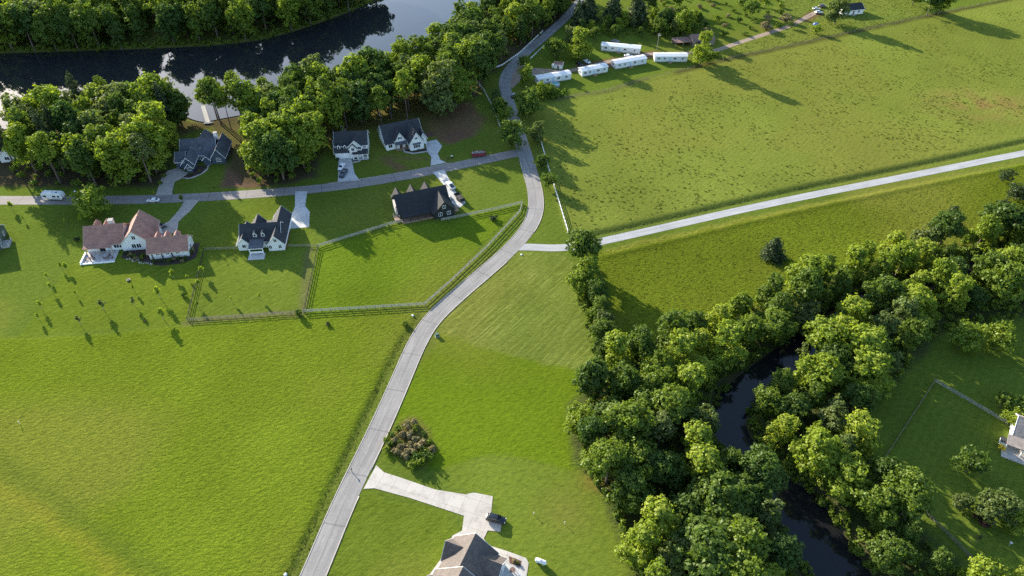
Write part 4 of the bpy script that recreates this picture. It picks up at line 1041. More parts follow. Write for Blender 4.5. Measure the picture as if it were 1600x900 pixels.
    def dormer(s, x, y, w, z, hgt, depth, d='n', wall=None, win=True):
        """little gable on a roof slope; y is its face, z its foot"""
        dy = {'n': 1, 's': -1}[d]; y1 = y - dy * depth
        a, b_ = sorted((y, y1)); e = z + hgt; p = e + w * .55
        mb = MB(); v = [(x-w/2,a,z),(x+w/2,a,z),(x+w/2,b_,z),(x-w/2,b_,z),(x-w/2,a,e),(x+w/2,a,e),(x+w/2,b_,e),(x-w/2,b_,e),(x,a,p-.02),(x,b_,p-.02)]
        mb.add(v, [(0,4,7,3),(1,2,6,5),(0,1,5,8,4),(2,3,7,9,6),(0,3,2,1),(4,8,9,7),(5,6,9,8)]); dm = mb.build('dormer', wall or s.w, s.r)
        mb = MB(); oh = .22; y_f = y + dy * oh; q0, q1 = sorted((y_f, y1)); ez = e - oh * 1.1
        mb.slab([(x-w/2-oh,q0,ez+.1),(x,q0,p+.1),(x,q1,p+.1),(x-w/2-oh,q1,ez+.1)][::-1], .14)
        mb.slab([(x+w/2+oh,q0,ez+.1),(x+w/2+oh,q1,ez+.1),(x,q1,p+.1),(x,q0,p+.1)][::-1], .14)
        mb.build('dormer_roof', s.ro, dm)
        if win:
            yy = y + dy * .03; a, b_ = sorted((yy - dy * .05, yy + dy * .05)); ww = w * .26
            f = MB().box(x-ww-.1,x+ww+.1,a,b_,z+hgt*.15,z+hgt*.95).build('dormer_window', s.t, dm)
            # glass sits proud of its frame board; it stays a direct child of the dormer
            yy = y + dy * .09; a, b_ = sorted((yy - dy * .04, yy + dy * .01))
            MB().box(x-ww,x+ww,a,b_,z+hgt*.22,z+hgt*.88).build('pane', 'glass', dm)
    def chimney(s, x, y, w, z0, z1, mat='chimney_stone'):
        c = s.box('chimney', x-w/2, x+w/2, y-w/2, y+w/2, z0, z1, mat)
        MB().box(x-w/2-.1, x+w/2+.1, y-w/2-.1, y+w/2+.1, z1, z1+.15).build('chimney_cap', 'stone', c)
    def shed_roof(s, x0, x1, y0, y1, z_lo, z_hi, mat=None, name='porch_roof', lo='s'):
        a, b_ = (z_lo, z_hi) if lo == 's' else (z_hi, z_lo)
        return MB().slab([(x0,y0,a),(x1,y0,a),(x1,y1,b_),(x0,y1,b_)], .16).build(name, mat or s.ro, s.r)

# --- B: white house with red-brown roof, garage wing to the right, rear patio
h = House('red_roofed_house', (-128.6, 193.2), 8.5, 'large white house with a red-brown roof, garage wing and rear patio', 'white_siding', 'roof_red', 'trim_tan')
h.gable(-16.4, -4.2, 0.4, 10.6, 3.0, 7.2, 'x'); h.gable(-4.6, 5.0, -0.6, 11.5, 3.1, 7.9, 'y'); h.gable(5.6, 18.2, -6.8, 0.9, 2.8, 6.1, 'x')
h.gable(4.4, 6.3, 4.8, 8.4, 2.6, 4.0, 'x'); h.gable(4.0, 6.6, 0.8, 4.2, 2.5, 3.6, 'x')
for xd in (-13.6, -10.2): h.dormer(xd, 9.2, 1.9, 4.2, 1.9, 3.0)
for xd in (8.4, 11.4, 14.6): h.dormer(xd, -0.1, 1.7, 3.9, 1.6, 2.4)
h.chimney(-8.0, 6.6, 1.5, 5.0, 8.3)
for xw in (-1.7, -.1): h.window(xw + 1.0, -0.6, 0.9, 1.3, 1.6, 's', 'trim')
h.window(0.2, -0.6, 4.4, 1.1, 1.4, 's', 'trim'); h.window(3.9, -0.6, 1.2, .9, 1.0, 's', 'trim'); h.window(-6.3, .4, .9, 2.4, 1.5, 's', 'trim', (3, 1))
for xw in (8.4, 11.6, 14.8): h.window(xw, -6.8, 1.5, 1.0, .8, 's', 'trim'); h.box('shutter_post', xw - 2.0, xw - 1.7, -7.1, -6.8, 0, 2.2, 'trim_dark')
h.door(-11.5, .4, 1.8, 2.1, 's', 'glass', 'patio_door'); h.door(-9, .4, .95, 2.1, 's', 'door_blue')
h.window(18.2, -3, 1.0, 1.2, 1.2, 'e', 'trim'); h.door(7.5, .9, 2.4, 2.2, 'n', 'garage', 'garage_door', rows=4); h.door(14.8, .9, 2.4, 2.2, 'n', 'garage', 'garage_door', rows=4)
h.box('patio', -16.6, -6.2, -6.2, .4, -.2, .12, 'patio'); h.box('patio_kerb', -17.0, -6.0, -6.6, -6.2, -.2, .35, 'trim')
h.box('patio_wall', -17.0, -16.6, -6.2, -0.2, -.2, .7, 'trim'); h.shed_roof(-16.8, -7.6, -1.7, .5, 2.75, 3.15); h.posts([(-16.2,-1.4),(-12.2,-1.4),(-8.0,-1.4)], .1, 2.75)
h.box('path_slab', -12.2, -10.9, -6.2, -1.6, .12, .16, 'concrete')
# --- C: white house, charcoal roof, right-hand garage block
h = House('white_dark_roofed_house', (-86.0, 193.6), 6.0, 'white house with a charcoal roof next to the T-shaped concrete driveway', 'white_siding', 'roof_charcoal')
h.gable(-6.6, 6.4, 0.2, 9.8, 3.0, 6.9, 'x'); h.gable(2.7, 8.1, -2.0, 15.5, 3.0, 6.2, 'y'); h.gable(-7.6, -3.6, -0.8, 8.6, 2.9, 5.2, 'y')
h.gable(-4.4, 0.2, 6.0, 11.6, 3.0, 5.9, 'y'); h.box('porch_block', 0.4, 2.7, 9.6, 12.0, -.3, 2.8, 'white_siding'); h.shed_roof(.2, 2.8, 8.6, 12.4, 4.0, 2.8, 'roof_charcoal')
for xd in (-1.7, 1.0): h.dormer(xd, 1.2, 1.2, 3.9, 1.4, 2.5, 's')
h.shed_roof(-3.6, 1.2, -3.6, .6, 2.7, 3.5, 'roof_slate'); h.box('porch_beam', -3.6, 1.2, -3.6, -3.4, 2.25, 2.55, 'trim'); h.posts([(-3.4,-3.4),(1.0,-3.4)], 0, 2.3)
h.box('porch_rail', -3.3, .9, -3.55, -3.45, .5, 1.3, 'white_siding'); h.box('patio', -3.8, 1.6, -6.4, -3.0, -.2, .1, 'patio')
h.window(-5.6, -.8, 1.2, 1.1, 1.2); h.window(3.4, -2, 1.0, .9, 1.3); h.window(6.6, -2, 1.0, .9, 1.3); h.window(5.4, -2, 3.7, .9, 1.1); h.window(1.9, .2, 1.2, 1.0, 1.2)
h.door(-1.2, .2, 2.0, 2.1, 's', 'glass', 'patio_door'); h.door(8.1, 11.5, 4.8, 2.2, 'e', 'garage', 'garage_door', rows=4)
h.box('brick_skirt', 8.1, 8.25, -2.1, 8.6, -.2, .5, 'brick'); h.window(8.1, 3, 1.0, 1.0, 1.2, 'e')
# --- D: black house with long roof and gables
h = House('black_house', (-40.2, 209.4), 20.5, 'black house with a long dark roof and three small front gables beside the paddock', 'black_siding', 'roof_black', 'trim_dark')
h.gable(0, 18.6, 0.6, 11.0, 3.0, 7.6, 'x'); h.gable(11.8, 19.4, -3.4, 6.0, 3.0, 6.9, 'y')
for xd in (1.8, 7.4, 12.8): h.gable(xd - 1.7, xd + 1.7, 6.6, 12.6, 3.2, 6.1, 'y')
h.box('chimney_wall', -.7, 0, 3.5, 8.0, -.2, 4.4, 'chimney_stone')
h.shed_roof(0.6, 11.8, -2.0, .8, 2.5, 3.0); h.box('porch_deck', .4, 11.7, -2.2, .6, -.2, .35, 'deck_wood'); h.posts([(.7,-1.9),(3.4,-1.9),(6.1,-1.9),(8.8,-1.9),(11.4,-1.9)], .35, 2.45, mat='trim_dark')
for xw in (2.4, 5.0, 9.6): h.window(xw, .6, 1.0, 1.5, 1.4, 's', 'trim')
h.door(7.3, .6, 1.0, 2.1, 's', 'door', z=.35); h.window(14.0, -3.4, 1.1, 1.2, 1.3, 's', 'trim'); h.window(17.2, -3.4, 1.1, 1.2, 1.3, 's', 'trim'); h.window(15.6, -3.4, 4.0, 1.0, 1.2, 's', 'trim')
h.window(0, 2.2, 1.2, 1.2, 1.3, 'w', 'trim'); h.door(19.4, 1.0, 2.6, 2.2, 'e', 'garage', 'garage_door', rows=4); h.box('side_deck', 19.5, 21.6, -1.4, 2.0, -.2, .5, 'deck_wood')
h.box('side_steps', -1.9, -.1, 0.2, 3.4, -.2, .6, 'deck_wood'); h.posts([(-1.8,.3),(-1.8,3.3)], .6, 1.5, .06, 'trim')
# --- E: blue-grey house with white trim
h = House('blue_grey_house', (-124.4, 249.2), 6.0, 'blue-grey house with white-edged gables and a curved walk beside the lake wood', 'blue_siding', 'roof_slate')
h.gable(-8.6, 4.6, 2.0, 12.6, 3.0, 7.4, 'x'); h.gable(3.9, 9.0, -0.8, 12.0, 3.1, 6.6, 'y'); h.gable(-4.8, 2.4, 8.6, 16.2, 3.0, 6.4, 'y')
h.gable(-6.9, -2.2, -4.6, 3.4, 2.9, 5.6, 'y'); h.gable(-9.6, -6.4, -2.6, 4.8, 2.9, 5.2, 'x'); h.gable(-5.0, -2.6, -6.4, -4.2, 2.4, 3.9, 'y'); h.gable(.6, 3.2, -1.4, 2.4, 2.6, 4.0, 'y')
h.dormer(-.9, 3.6, 1.3, 4.2, 1.1, 2.4, 's'); h.chimney(4.6, 9.6, 1.3, 5.5, 8.4, 'trim')
h.window(6.5, -.8, 1.0, 1.6, 1.5, 's', None, (3, 2)); h.window(-3.8, -6.4, .9, 1.2, 1.3); h.window(-1.4, 2.0, .9, 1.2, 1.6); h.window(-.1, 2.0, .9, .8, 1.6); h.door(1.9, 2.0, 1.1, 2.1)
h.posts([(.7,-1.2),(3.1,-1.2)], 0, 2.5); h.door(-9.6, 1.2, 4.4, 2.2, 'w', 'garage', 'garage_door', rows=4); h.window(-6.0, -4.6, 3.4, .8, .8)
sheet('planting_bed', GP([(281,277),(296,279),(315,272),(323,265),(323,259),(310,259),(300,270)]), 'mulch', .035)
sheet('curved_walk', GP([(281,277.5),(293,280),(303,278),(318,271),(325,265),(327,259),(333,255),(333,252),(325,256),(322.5,264),(314,271.5),(296,278)]), 'concrete', .05)
# --- F: two-storey white house with dark roof and porch
h = House('two_storey_white_house', (-65.2, 254.0), 5.5, 'white two-storey house with dark roof, two window dormers and two vehicles on its drive', 'white_siding', 'roof_charcoal')
h.gable(-6.4, 6.4, 1.2, 10.6, 5.0, 8.6, 'x'); h.gable(-6.6, 0.2, -0.6, 6.0, 3.0, 6.6, 'x'); h.gable(-1.0, 4.2, -.2, 7.0, 5.2, 7.7, 'y'); h.gable(-.7, 2.3, -1.0, 4.0, 4.6, 6.2, 'y')
for xd in (-4.9, -2.4): h.dormer(xd, 0.2, 1.2, 3.5, 1.8, 2.6, 's')
h.door(-3.5, -.6, 4.8, 2.2, 's', 'garage', 'garage_door', rows=4); h.shed_roof(.4, 6.7, -2.4, .6, 2.7, 3.3); h.posts([(.7,-2.2),(2.6,-2.2),(4.6,-2.2),(6.5,-2.2)], .2, 2.7)
h.box('porch_deck', .3, 6.7, -2.4, 0, -.2, .25, 'concrete_blue'); h.box('porch_rail', 2.8, 6.4, -2.3, -2.2, .9, 1.0, 'trim'); h.door(1.6, -.2, 1.2, 2.1, 's', 'door_blue', z=.25)
for xw, zw in ((.8, 3.5), (3.4, 3.6), (5.3, 3.5)): h.window(xw, -1.0 if xw < 1 else (-.2 if xw < 4 else 1.2), zw, 1.1, 1.3)
h.window(4.6, 1.2, 1.0, 1.2, 1.4); h.window(-6.4, 6, 3.4, 1, 1.3, 'w'); h.window(6.4, 6, 3.4, 1, 1.3, 'e')
sheet('planting_bed', GP([(549,246),(561,244),(563,250),(557,252),(551,252)]), 'mulch', .03); sheet('front_walk', GP([(551.6,255),(562,253),(566,249),(563,248.6),(559,251.5),(551.2,252.6)]), 'concrete', .05)
# --- G: white farmhouse with two gables
h = House('white_gabled_house', (-44.4, 262.0), 23.0, 'white board-clad house with a slate roof and two steep front gables', 'white_board', 'roof_charcoal')
h.gable(-8.0, 8.0, 1.6, 12.0, 3.2, 8.4, 'x'); h.gable(-4.0, 0.0, 0.0, 7.0, 4.0, 7.2, 'y'); h.gable(1.0, 6.9, -3.8, 8.0, 3.6, 7.9, 'y'); h.gable(6.4, 9.2, -0.2, 9.0, 3.0, 5.2, 'y')
h.shed_roof(-4.3, 1.2, -1.6, .2, 2.7, 3.3, 'roof_slate'); h.box('porch_deck', -4.2, 1.0, -1.6, 0, -.2, .2, 'deck_wood'); h.posts([(-4,-1.4),(-1.5,-1.4),(.8,-1.4)], .2, 2.7, .14, 'deck_wood')
h.box('left_front_wall', -8.0, -4.2, 0.4, 1.6, -.3, 3.1, 'white_board'); h.shed_roof(-8.4, -4.0, -.1, 2.0, 3.0, 3.7)
h.window(-6.2, .4, 1.0, 1.5, 1.4); h.window(-2.0, 0, 4.3, 1.6, .9, grid=(3, 1)); h.window(3.9, -3.8, 1.0, 2.6, 1.3, grid=(4, 1)); h.window(3.9, -3.8, 4.9, 1.0, .9)
h.shed_roof(2.2, 5.6, -4.5, -3.7, 2.9, 3.4, 'roof_slate', 'window_hood'); h.door(-1.8, 0, 1.2, 2.1, 's', 'door', z=.2); h.window(-8.0, 6, 1, 1.2, 1.4, 'w')
sheet('planting_bed', GP([(628,236),(640,239),(662,237),(672,233),(669,230),(645,236),(634,230)]), 'mulch', .03); sheet('front_walk', GP([(627,231),(631,238),(645,241),(669,237.5),(668.6,235.4),(646,238.8),(633.5,236.2),(630.5,231)]), 'concrete', .05)
sheet('planting_bed', GP([(660,208),(675,206),(679,212),(666,214)]), 'mulch_red', .03)
# --- A: taupe-roofed house at the bottom edge
h = House('taupe_roofed_house', (-8.0, 82.0), -22.0, 'house with a large taupe gabled roof and pale concrete aprons at the bottom edge', 'white_siding', 'roof_taupe')
h.gable(-5.0, 5.0, -15.0, -.4, 3.0, 7.4, 'y', z0=-.3); h.gable(-5.5, 7.6, -21.0, -9.0, 3.0, 8.7, 'y'); h.gable(0.5, 7.4, -6.4, -0.8, 3.0, 5.7, 'x'); h.gable(-5.2, 0.5, -6.0, -0.9, 3.0, 6.3, 'x'); h.gable(-5.8, -1.0, -12.6, -10.2, 3.0, 4.7, 'x')
h.window(-2.6, -.4, 1.0, 1.2, 1.3, 'n'); h.window(-5.0, -8, 1.0, 1.2, 1.3, 'w'); h.window(-5.5, -15, 1.0, 1.2, 1.3, 'w'); h.door(1.2, -.4, 4.6, 2.2, 'n', 'garage', 'garage_door', rows=4)
h.window(7.4, -3.4, 1, 1.4, 1.3, 'e'); h.door(7.6, -13, 1.8, 2.1, 'e', 'glass', 'patio_door')
for k in range(3): h.box('roof_vent', 2.2 + .6 * k, 2.4 + .6 * k, -11.0 - k, -10.8 - k, 5.5, 7.9 - .7 * k, 'trim_dark')
sheet('planting_bed', GP([(795,869),(815,877),(813,886),(796,880)]), 'mulch_red', .075); sheet('planting_bed', GP([(688,880),(698,872),(700,882),(690,886)]), 'mulch', .075)
# --- H, I: houses cut by the left edge
h = House('pale_grey_roofed_house', (-203.0, 252.5), 12.0, 'white house with a pale grey roof at the left edge beneath the wood', 'white_siding', 'roof_slate')
h.gable(-14, 2.2, 0, 10, 3.0, 6.6, 'x'); h.gable(-3.8, 1.6, -2.0, 5.5, 3.0, 5.6, 'y'); h.gable(-13, -6, 6, 14, 3, 6.4, 'y'); h.window(-1.1, -2, 1, 1.6, 1.3); h.window(2.2, 5, 1, 1.2, 1.3, 'e'); h.posts([(-4.6,-1.8),(-6.6,-1.8)], 0, 2.6); h.shed_roof(-8.4, -3.8, -2.0, .4, 2.6, 3.2); h.door(-6, 0, 1.1, 2.1)
h = House('grey_green_house', (-177.6, 191.5), 18.0, 'grey-green house with dark roof at the left edge of the lawn', 'greygreen_siding', 'roof_charcoal')
h.gable(-14, 2.4, 0, 11, 3.0, 6.8, 'x'); h.gable(-6, 0.6, -3.0, 6, 3.0, 5.8, 'y'); h.window(2.4, 3, 1, 1.2, 1.3, 'e'); h.window(-3, -3, 1, 1.6, 1.3); h.box('side_deck', 2.5, 5.0, 1.0, 5.0, -.2, .6, 'grey_wood'); h.posts([(4.9,1.1),(4.9,4.9),(2.7,1.1)], .6, 1.6, .07)
h.window(2.4, 8, 1, 1.2, 1.3, 'e'); h.dormer(-9, 2.6, 1.4, 3.8, 1.3, 2.5, 's')
# --- J: cream-roofed house cut by the right edge
h = House('cream_roofed_house', (131.2, 109.4), -30.0, 'white house with tan roof and rear deck beside the fenced yard', 'white_siding', 'roof_tan')
h.gable(-4.0, 14, 0, 9, 3.0, 6.2, 'x'); h.shed_roof(-5.4, 12, -3.2, .2, 2.7, 3.25); h.posts([(-5.2,-3.0),(-1.5,-3.0),(2.2,-3.0),(6,-3.0)], .2, 2.7); h.box('rear_deck', -5.6, 12, -5.4, 0, -.2, .3, 'concrete')
h.window(-1.8, 0, 1, 1.6, 1.3); h.window(1.6, 0, 1, 1.4, 1.3); h.door(4.2, 0, 1.8, 2.1, 's', 'glass', 'patio_door', z=.3); h.box('deck_box', -6.2, -4.6, -1.4, .4, -.2, 1.2, 'trim'); h.box('deck_box_lid', -6.3, -4.5, -1.5, .5, 1.2, 1.3, 'roof_charcoal')
# --- K: small blue house on the far right; far-bank house at the top left
h = House('small_blue_house', (196.6, 413.5), 14.0, 'small pale blue house with a dark roof at the top beside parked cars', 'white_siding', 'roof_black')
h.gable(-6.5, 7.0, 0, 8, 2.8, 5.0, 'x'); h.window(-3, 0, 1, 1.3, 1.2); h.window(4, 0, 1, 1.3, 1.2); h.door(.6, 0, 1, 2.1); h.box('entry_steps', -.3, 1.5, -1.4, 0, -.2, .4, 'concrete')
h = House('lake_house', (-248.0, 438.0), 6.0, 'pale roofed house at the top edge across the lake', 'white_siding', 'roof_white_metal')
h.gable(-4, 14, 0, 9, 3, 5.4, 'x'); h.window(2, 0, 1, 1.4, 1.2); h.window(7, 0, 1, 1.4, 1.2); h.door(11, 0, 1, 2.1); h.gable(11, 18, -3, 6, 3, 5, 'y')
h = House('dark_roofed_cottage', (-283.0, 404.0), 10.0, 'small dark-roofed cottage at the top left corner across the lake', 'white_siding', 'roof_black')
h.gable(-6, 6, 0, 7, 2.8, 5, 'x'); h.window(-2, 0, 1, 1.2, 1.2); h.window(3, 0, 1, 1.2, 1.2); h.door(.5, 0, .95, 2.1)
# --- mobile homes
def trailer(loc, rot, L, label, roof='roof_white_metal', Wd=4.6):
    h = House('mobile_home', loc, rot, label, 'trailer_siding', roof, cat='mobile home', group='mobile homes in the trailer park')
    h.gable(0, L, 0, Wd, 2.9, 3.45, 'x', oh=.12, z0=.35, t=.1)
    h.box('skirting', .1, L - .1, .1, Wd - .1, -.3, .35, 'grey_wood')
    for f_, w_ in ((.12, 1.2), (.30, .9), (.62, 1.3), (.86, 1.0)): h.window(L * f_, 0, 1.35, w_, 1.0, 's', 'trim')
    h.door(L * .47, 0, .9, 2.0, 's', 'door_blue', z=.5); h.box('entry_steps', L * .47 - .9, L * .47 + .9, -1.5, 0, -.2, .45, 'deck_wood'); h.posts([(L*.47-.8,-1.4),(L*.47+.8,-1.4)], .45, 1.4, .05, 'deck_wood')
    h.window(0, Wd / 2, 1.35, .9, .9, 'w'); h.window(L, Wd / 2, 1.35, .9, .9, 'e')
    return h
trailer((12.3, 321.0), 20.5, 17.5, 'white mobile home nearest the road with a round pool in front')
trailer((34.3, 330.0), 23.0, 14.2, 'short white mobile home, second from the road along the pasture')
trailer((51.6, 338.8), 22.0, 17.6, 'white mobile home, third from the road along the pasture')
trailer((46.5, 361.8), -13.0, 20.2, 'long white mobile home standing alone above the others')
trailer((72.4, 347.6), 0.0, 16.4, 'white mobile home beside the tall lone tree, last in the row')
# --- barn and little shed
h = House('old_barn', (95.5, 367.5), 10.0, 'tumbledown wooden barn with rusty roof behind the tall lone tree', 'barn_wood', 'roof_rust', 'barn_wood', cat='barn')
h.gable(0, 12, 0, 7.5, 2.9, 4.9, 'x', oh=.3); h.shed_roof(-9.6, -.3, .6, 6.6, 2.3, 2.8); h.box('lean_to_wall', -9.4, -.2, 6.3, 6.5, -.3, 2.5, 'barn_wood'); h.posts([(-9.3,.9),(-5,.9),(-.8,.9)], -.3, 2.2, .1, 'barn_wood', 'post')
h.door(3, 0, 2.6, 2.4, 's', 'trim_dark', 'barn_door'); h.box('roof_sheet', 5.5, 8.8, 1.0, 2.6, 4.02, 4.08, 'roof_white_metal')
h = House('small_shed', (23.4, 341.0), -14.0, 'small white shed with a rusty roof on the grass inside the trailer drive', 'white_siding', 'roof_rust', cat='shed')
h.gable(-2, 2, -1.6, 1.8, 2.1, 3.0, 'x', oh=.2); h.door(0, -1.6, .9, 1.8, 's', 'door'); h.box('side_store', -3.4, -2.1, -1.0, 1.0, -.2, 1.4, 'plastic_white')
# ------------------------------------------------------------------ vehicles
def wheel_mesh(r, w):
    a = MB().cyl((0, 0, 0), r, w, 'y', 16).mesh('tyre'); a.materials.append(M['tyre'])
    b_ = MB().cyl((0, 0, 0), r * .62, w + .03, 'y', 12).mesh('rim'); b_.materials.append(M['rim'])
    return a, b_
WH = {}
def wheels(root, xs, half, r):
    if r not in WH: WH[r] = wheel_mesh(r, .24)
    for xx in xs:
        for sy in (-1, 1):
            t = link('wheel', WH[r][0], root); t.location = (xx, sy * (half - .13), r)
            link('rim', WH[r][1], t)
def body_loft(root, name, sections, mat, bevel=.05):
    """sections: (x, half width, z bottom, z top, half width at top)"""
    mb = MB(); vs = []; n = len(sections)
    for x_, hw, z0, z1, ht in sections:
        zm = z0 + (z1 - z0) * .6
        vs += [(x_, -hw * .94, z0), (x_, -hw, zm), (x_, -ht, z1), (x_, ht, z1), (x_, hw, zm), (x_, hw * .94, z0)]
    fs = [(i*6+k, i*6+(k+1) % 6, (i+1)*6+(k+1) % 6, (i+1)*6+k) for i in range(n - 1) for k in range(6)] + [(0,1,2,3,4,5), tuple((n-1)*6+k for k in (5,4,3,2,1,0))]
    return mb.add(vs, fs).build(name, mat, root, True, bevel)
def car(u, v, rot, paint, label, kind='sedan', name='parked_car', cat='car', group=None):
    X, Y = G(u, v)
    r = empty(name, (X, Y, .045), R(rot), label, cat, group)
    if kind == 'pickup':
        L = 2.85; hw = 1.0
        body_loft(r, 'body', [(-L,.9,.5,1.1,.86),(-L+.15,hw,.42,1.15,.95),(-.7,hw,.38,1.16,.95),(1.2,hw,.38,1.18,.95),(2.4,.97,.40,1.10,.88),(L,.86,.5,.95,.78)], paint)
        cab = body_loft(r, 'cab', [(-.95,.93,1.1,1.2,.9),(-.75,.92,1.1,1.85,.74),(.65,.92,1.1,1.88,.74),(1.35,.93,1.1,1.2,.9)], paint)
        bed = MB().box(-L+.2, -1.0, -.78, .78, 1.155, 1.175).build('bed_liner', 'plastic_dark', r)
        wx = (-1.75, 1.8); wr = .42; gl = (-.6, .55, 1.25, 1.72, .86)
        ws = [(1.22,1.28),(.74,1.80)]; rw = [(-.90,1.28),(-.79,1.78)]
    else:
        suv = kind == 'suv'; L = 2.35; hw = .93; zt = 1.68 if suv else 1.42; zb = .98 if suv else .88
        body_loft(r, 'body', [(-L,.78,.45,zb-.08,.7),(-L+.2,.9,.32,zb,.84),(-.8,hw,.28,zb,.86),(1.0,hw,.28,zb-.01,.86),(1.9,.9,.30,zb-.12,.8),(L,.74,.42,zb-.28,.66)], paint)
        b0 = -2.05 if suv else -1.7
        cab = body_loft(r, 'cab', [(b0-.12,.84,zb-.05,zb+.05,.8),(b0+.35 if suv else b0+.75,.84,zb-.05,zt-.03,.64),(.25,.84,zb-.05,zt,.64),(1.15,.84,zb-.05,zb+.03,.8)], paint)
        wx = (-1.4, 1.42); wr = .34; gl = (b0 + .75, .3, zb + .1, zt - .12, .80)
        ws = [(1.05, zb + .10), (.36, zt - .05)]; e_ = b0 + .35 if suv else b0 + .75; rw = [(b0 - .02, zb + .10), (e_ - .12, zt - .08)]
    wheels(r, wx, hw, wr)
    for sy in (-1, 1):
        a, b_, z0, z1, yy = gl
        k = .09
        mb = MB(); q = [(a, sy*(yy+.035), z0), (b_+.25, sy*(yy+.035), z0), (b_, sy*(yy-k+.02), z1), (a+.1, sy*(yy-k+.02), z1)]
        mb.add(q + [(p[0], p[1]-sy*.12, p[2]) for p in q], [(0,1,2,3),(7,6,5,4),(0,4,5,1),(1,5,6,2),(2,6,7,3),(3,7,4,0)]); mb.build('side_window', 'glass', r)
        MB().box(L-.16, L-.02, sy*.58-.16, sy*.58+.16, .62, .76).build('headlight', 'lamp_glass', r)
        MB().box(-L+.0, -L+.14, sy*.62-.14, sy*.62+.14, .68, .84).build('tail_light', 'tail_lamp', r)
        MB().box(.78, .95, sy*(hw+.02)-.08, sy*(hw+.02)+.08, .98, 1.12).build('mirror', paint, r)
    for nm, (p0, p1) in (('windscreen', ws), ('rear_window', rw)):
        o = .05 if nm == 'windscreen' else -.05
        mb = MB(); q = [(p0[0]+o,-.72,p0[1]),(p0[0]+o,.72,p0[1]),(p1[0]+o,.58,p1[1]),(p1[0]+o,-.58,p1[1])]
        mb.add(q + [(p[0]-o*1.6,p[1],p[2]-.03) for p in q], [(0,1,2,3),(7,6,5,4),(0,4,5,1),(1,5,6,2),(2,6,7,3),(3,7,4,0)]); mb.build(nm, 'glass', r)
    MB().box(L-.06, L+.04, -.7, .7, .38, .56).build('bumper', 'plastic_dark', r)
    return r
car(240, 315, 183, 'paint_white', 'white sedan parked on the street by the long drive')
car(250, 356, 28, 'paint_navy', 'dark blue car with bright bonnet on the drive of the red-roofed house', 'suv')
car(534, 263, -100, 'paint_white', 'white car nearer the garage on the drive of the two-storey house', 'suv')
car(537, 273, -100, 'paint_navy', 'dark pickup behind the white car on the drive of the two-storey house', 'pickup', 'pickup_truck', 'pickup')
car(704, 292, 118, 'paint_white', 'white pickup truck on the drive of the black house', 'pickup', 'pickup_truck', 'pickup')
car(775, 813, -14, 'paint_black', 'black estate car parked at the edge of the pale driveway', 'suv')
car(982, 89, -10, 'paint_white', 'white car parked between two mobile homes')
car(917, 98, -55, 'paint_white', 'white car beside the dark one on the dirt by the second mobile home')
car(905, 101, -65, 'paint_black', 'black car on the dirt by the second mobile home')
car(961, 66, -20, 'paint_grey', 'grey car behind the long upper mobile home')
car(1275, 15, 5, 'paint_silver', 'silver car at the upper left of the three by the small blue house')
car(1285, 11, 20, 'paint_black', 'black car of the three by the small blue house', 'suv')
car(1279, 21, 5, 'paint_silver', 'silver car at the front of the three by the small blue house', 'suv')
car(803, 151, 75, 'paint_black', 'black car stopped on the road beside the round trees', 'suv')
# camper trailer
X, Y = G(86, 311); r = empty('camper_trailer', (X, Y, .045), R(-4), 'white camper trailer parked on the street at left', 'camper')
mb = MB(); prof = [(-3.9,.7),(-3.9,2.7),(-3.6,3.0),(3.2,3.05),(3.85,2.5),(4.0,1.5),(3.6,.7)]; n = len(prof)
mb.add([(a,-1.22,z) for a,z in prof] + [(a,1.22,z) for a,z in prof], [tuple(range(n)), tuple(range(n,2*n))[::-1]] + [(i,n+i,n+(i+1)%n,(i+1)%n) for i in range(n)]); mb.build('body', 'plastic_white', r, bevel=.06)
for a, w_ in ((-2.6,1.3),(1.0,1.2),(2.7,.8)): f = MB().box(a-w_/2,a+w_/2,-1.27,-1.2,1.55,2.25).build('window', 'trim_dark', r); MB().box(a-w_/2+.06,a+w_/2-.06,-1.29,-1.26,1.61,2.19).build('pane', 'glass', f)
MB().box(-.9,-.15,-1.26,-1.2,.85,2.6).build('door', 'garage', r); MB().box(-1.2,-.1,-.4,.4,3.02,3.3).build('air_conditioner', 'plastic_white', r, bevel=.05); MB().box(1.4,2.0,-.3,.3,3.04,3.14).build('roof_vent', 'plastic_dark', r)
MB().box(-3.0,3.4,-1.24,-1.215,1.05,1.2).build('stripe', 'paint_grey', r); MB().box(3.6,5.2,-.08,.08,.55,.7).build('drawbar', 'metal', r); MB().cyl((5.0,0,.3),.05,.6).build('jack', 'metal', r)
wheels(r, (-.7, .25), 1.2, .34)
# flatbed trailer behind the white pickup
X, Y = G(718, 311); r = empty('utility_trailer', (X, Y, .045), R(118), 'long dark utility trailer behind the white pickup on the drive', 'trailer')
MB().box(-2.8,2.8,-1.05,1.05,.6,.72).build('deck', 'dark_wood', r)
for s_ in (-1, 1): MB().box(-2.8,2.8,s_*1.05-.04,s_*1.05+.04,.72,1.15).build('side_rail', 'plastic_dark', r)
MB().box(2.75,2.83,-1.0,1.0,.72,1.15).build('front_rail', 'plastic_dark', r); MB().box(-2.85,-2.78,-.95,.95,.72,1.9).build('ramp', 'plastic_dark', r); MB().tube([(2.8,0,.6),(4.0,0,.6)],.07).build('drawbar', 'metal', r); wheels(r, (-.5,.35), 1.2, .34)
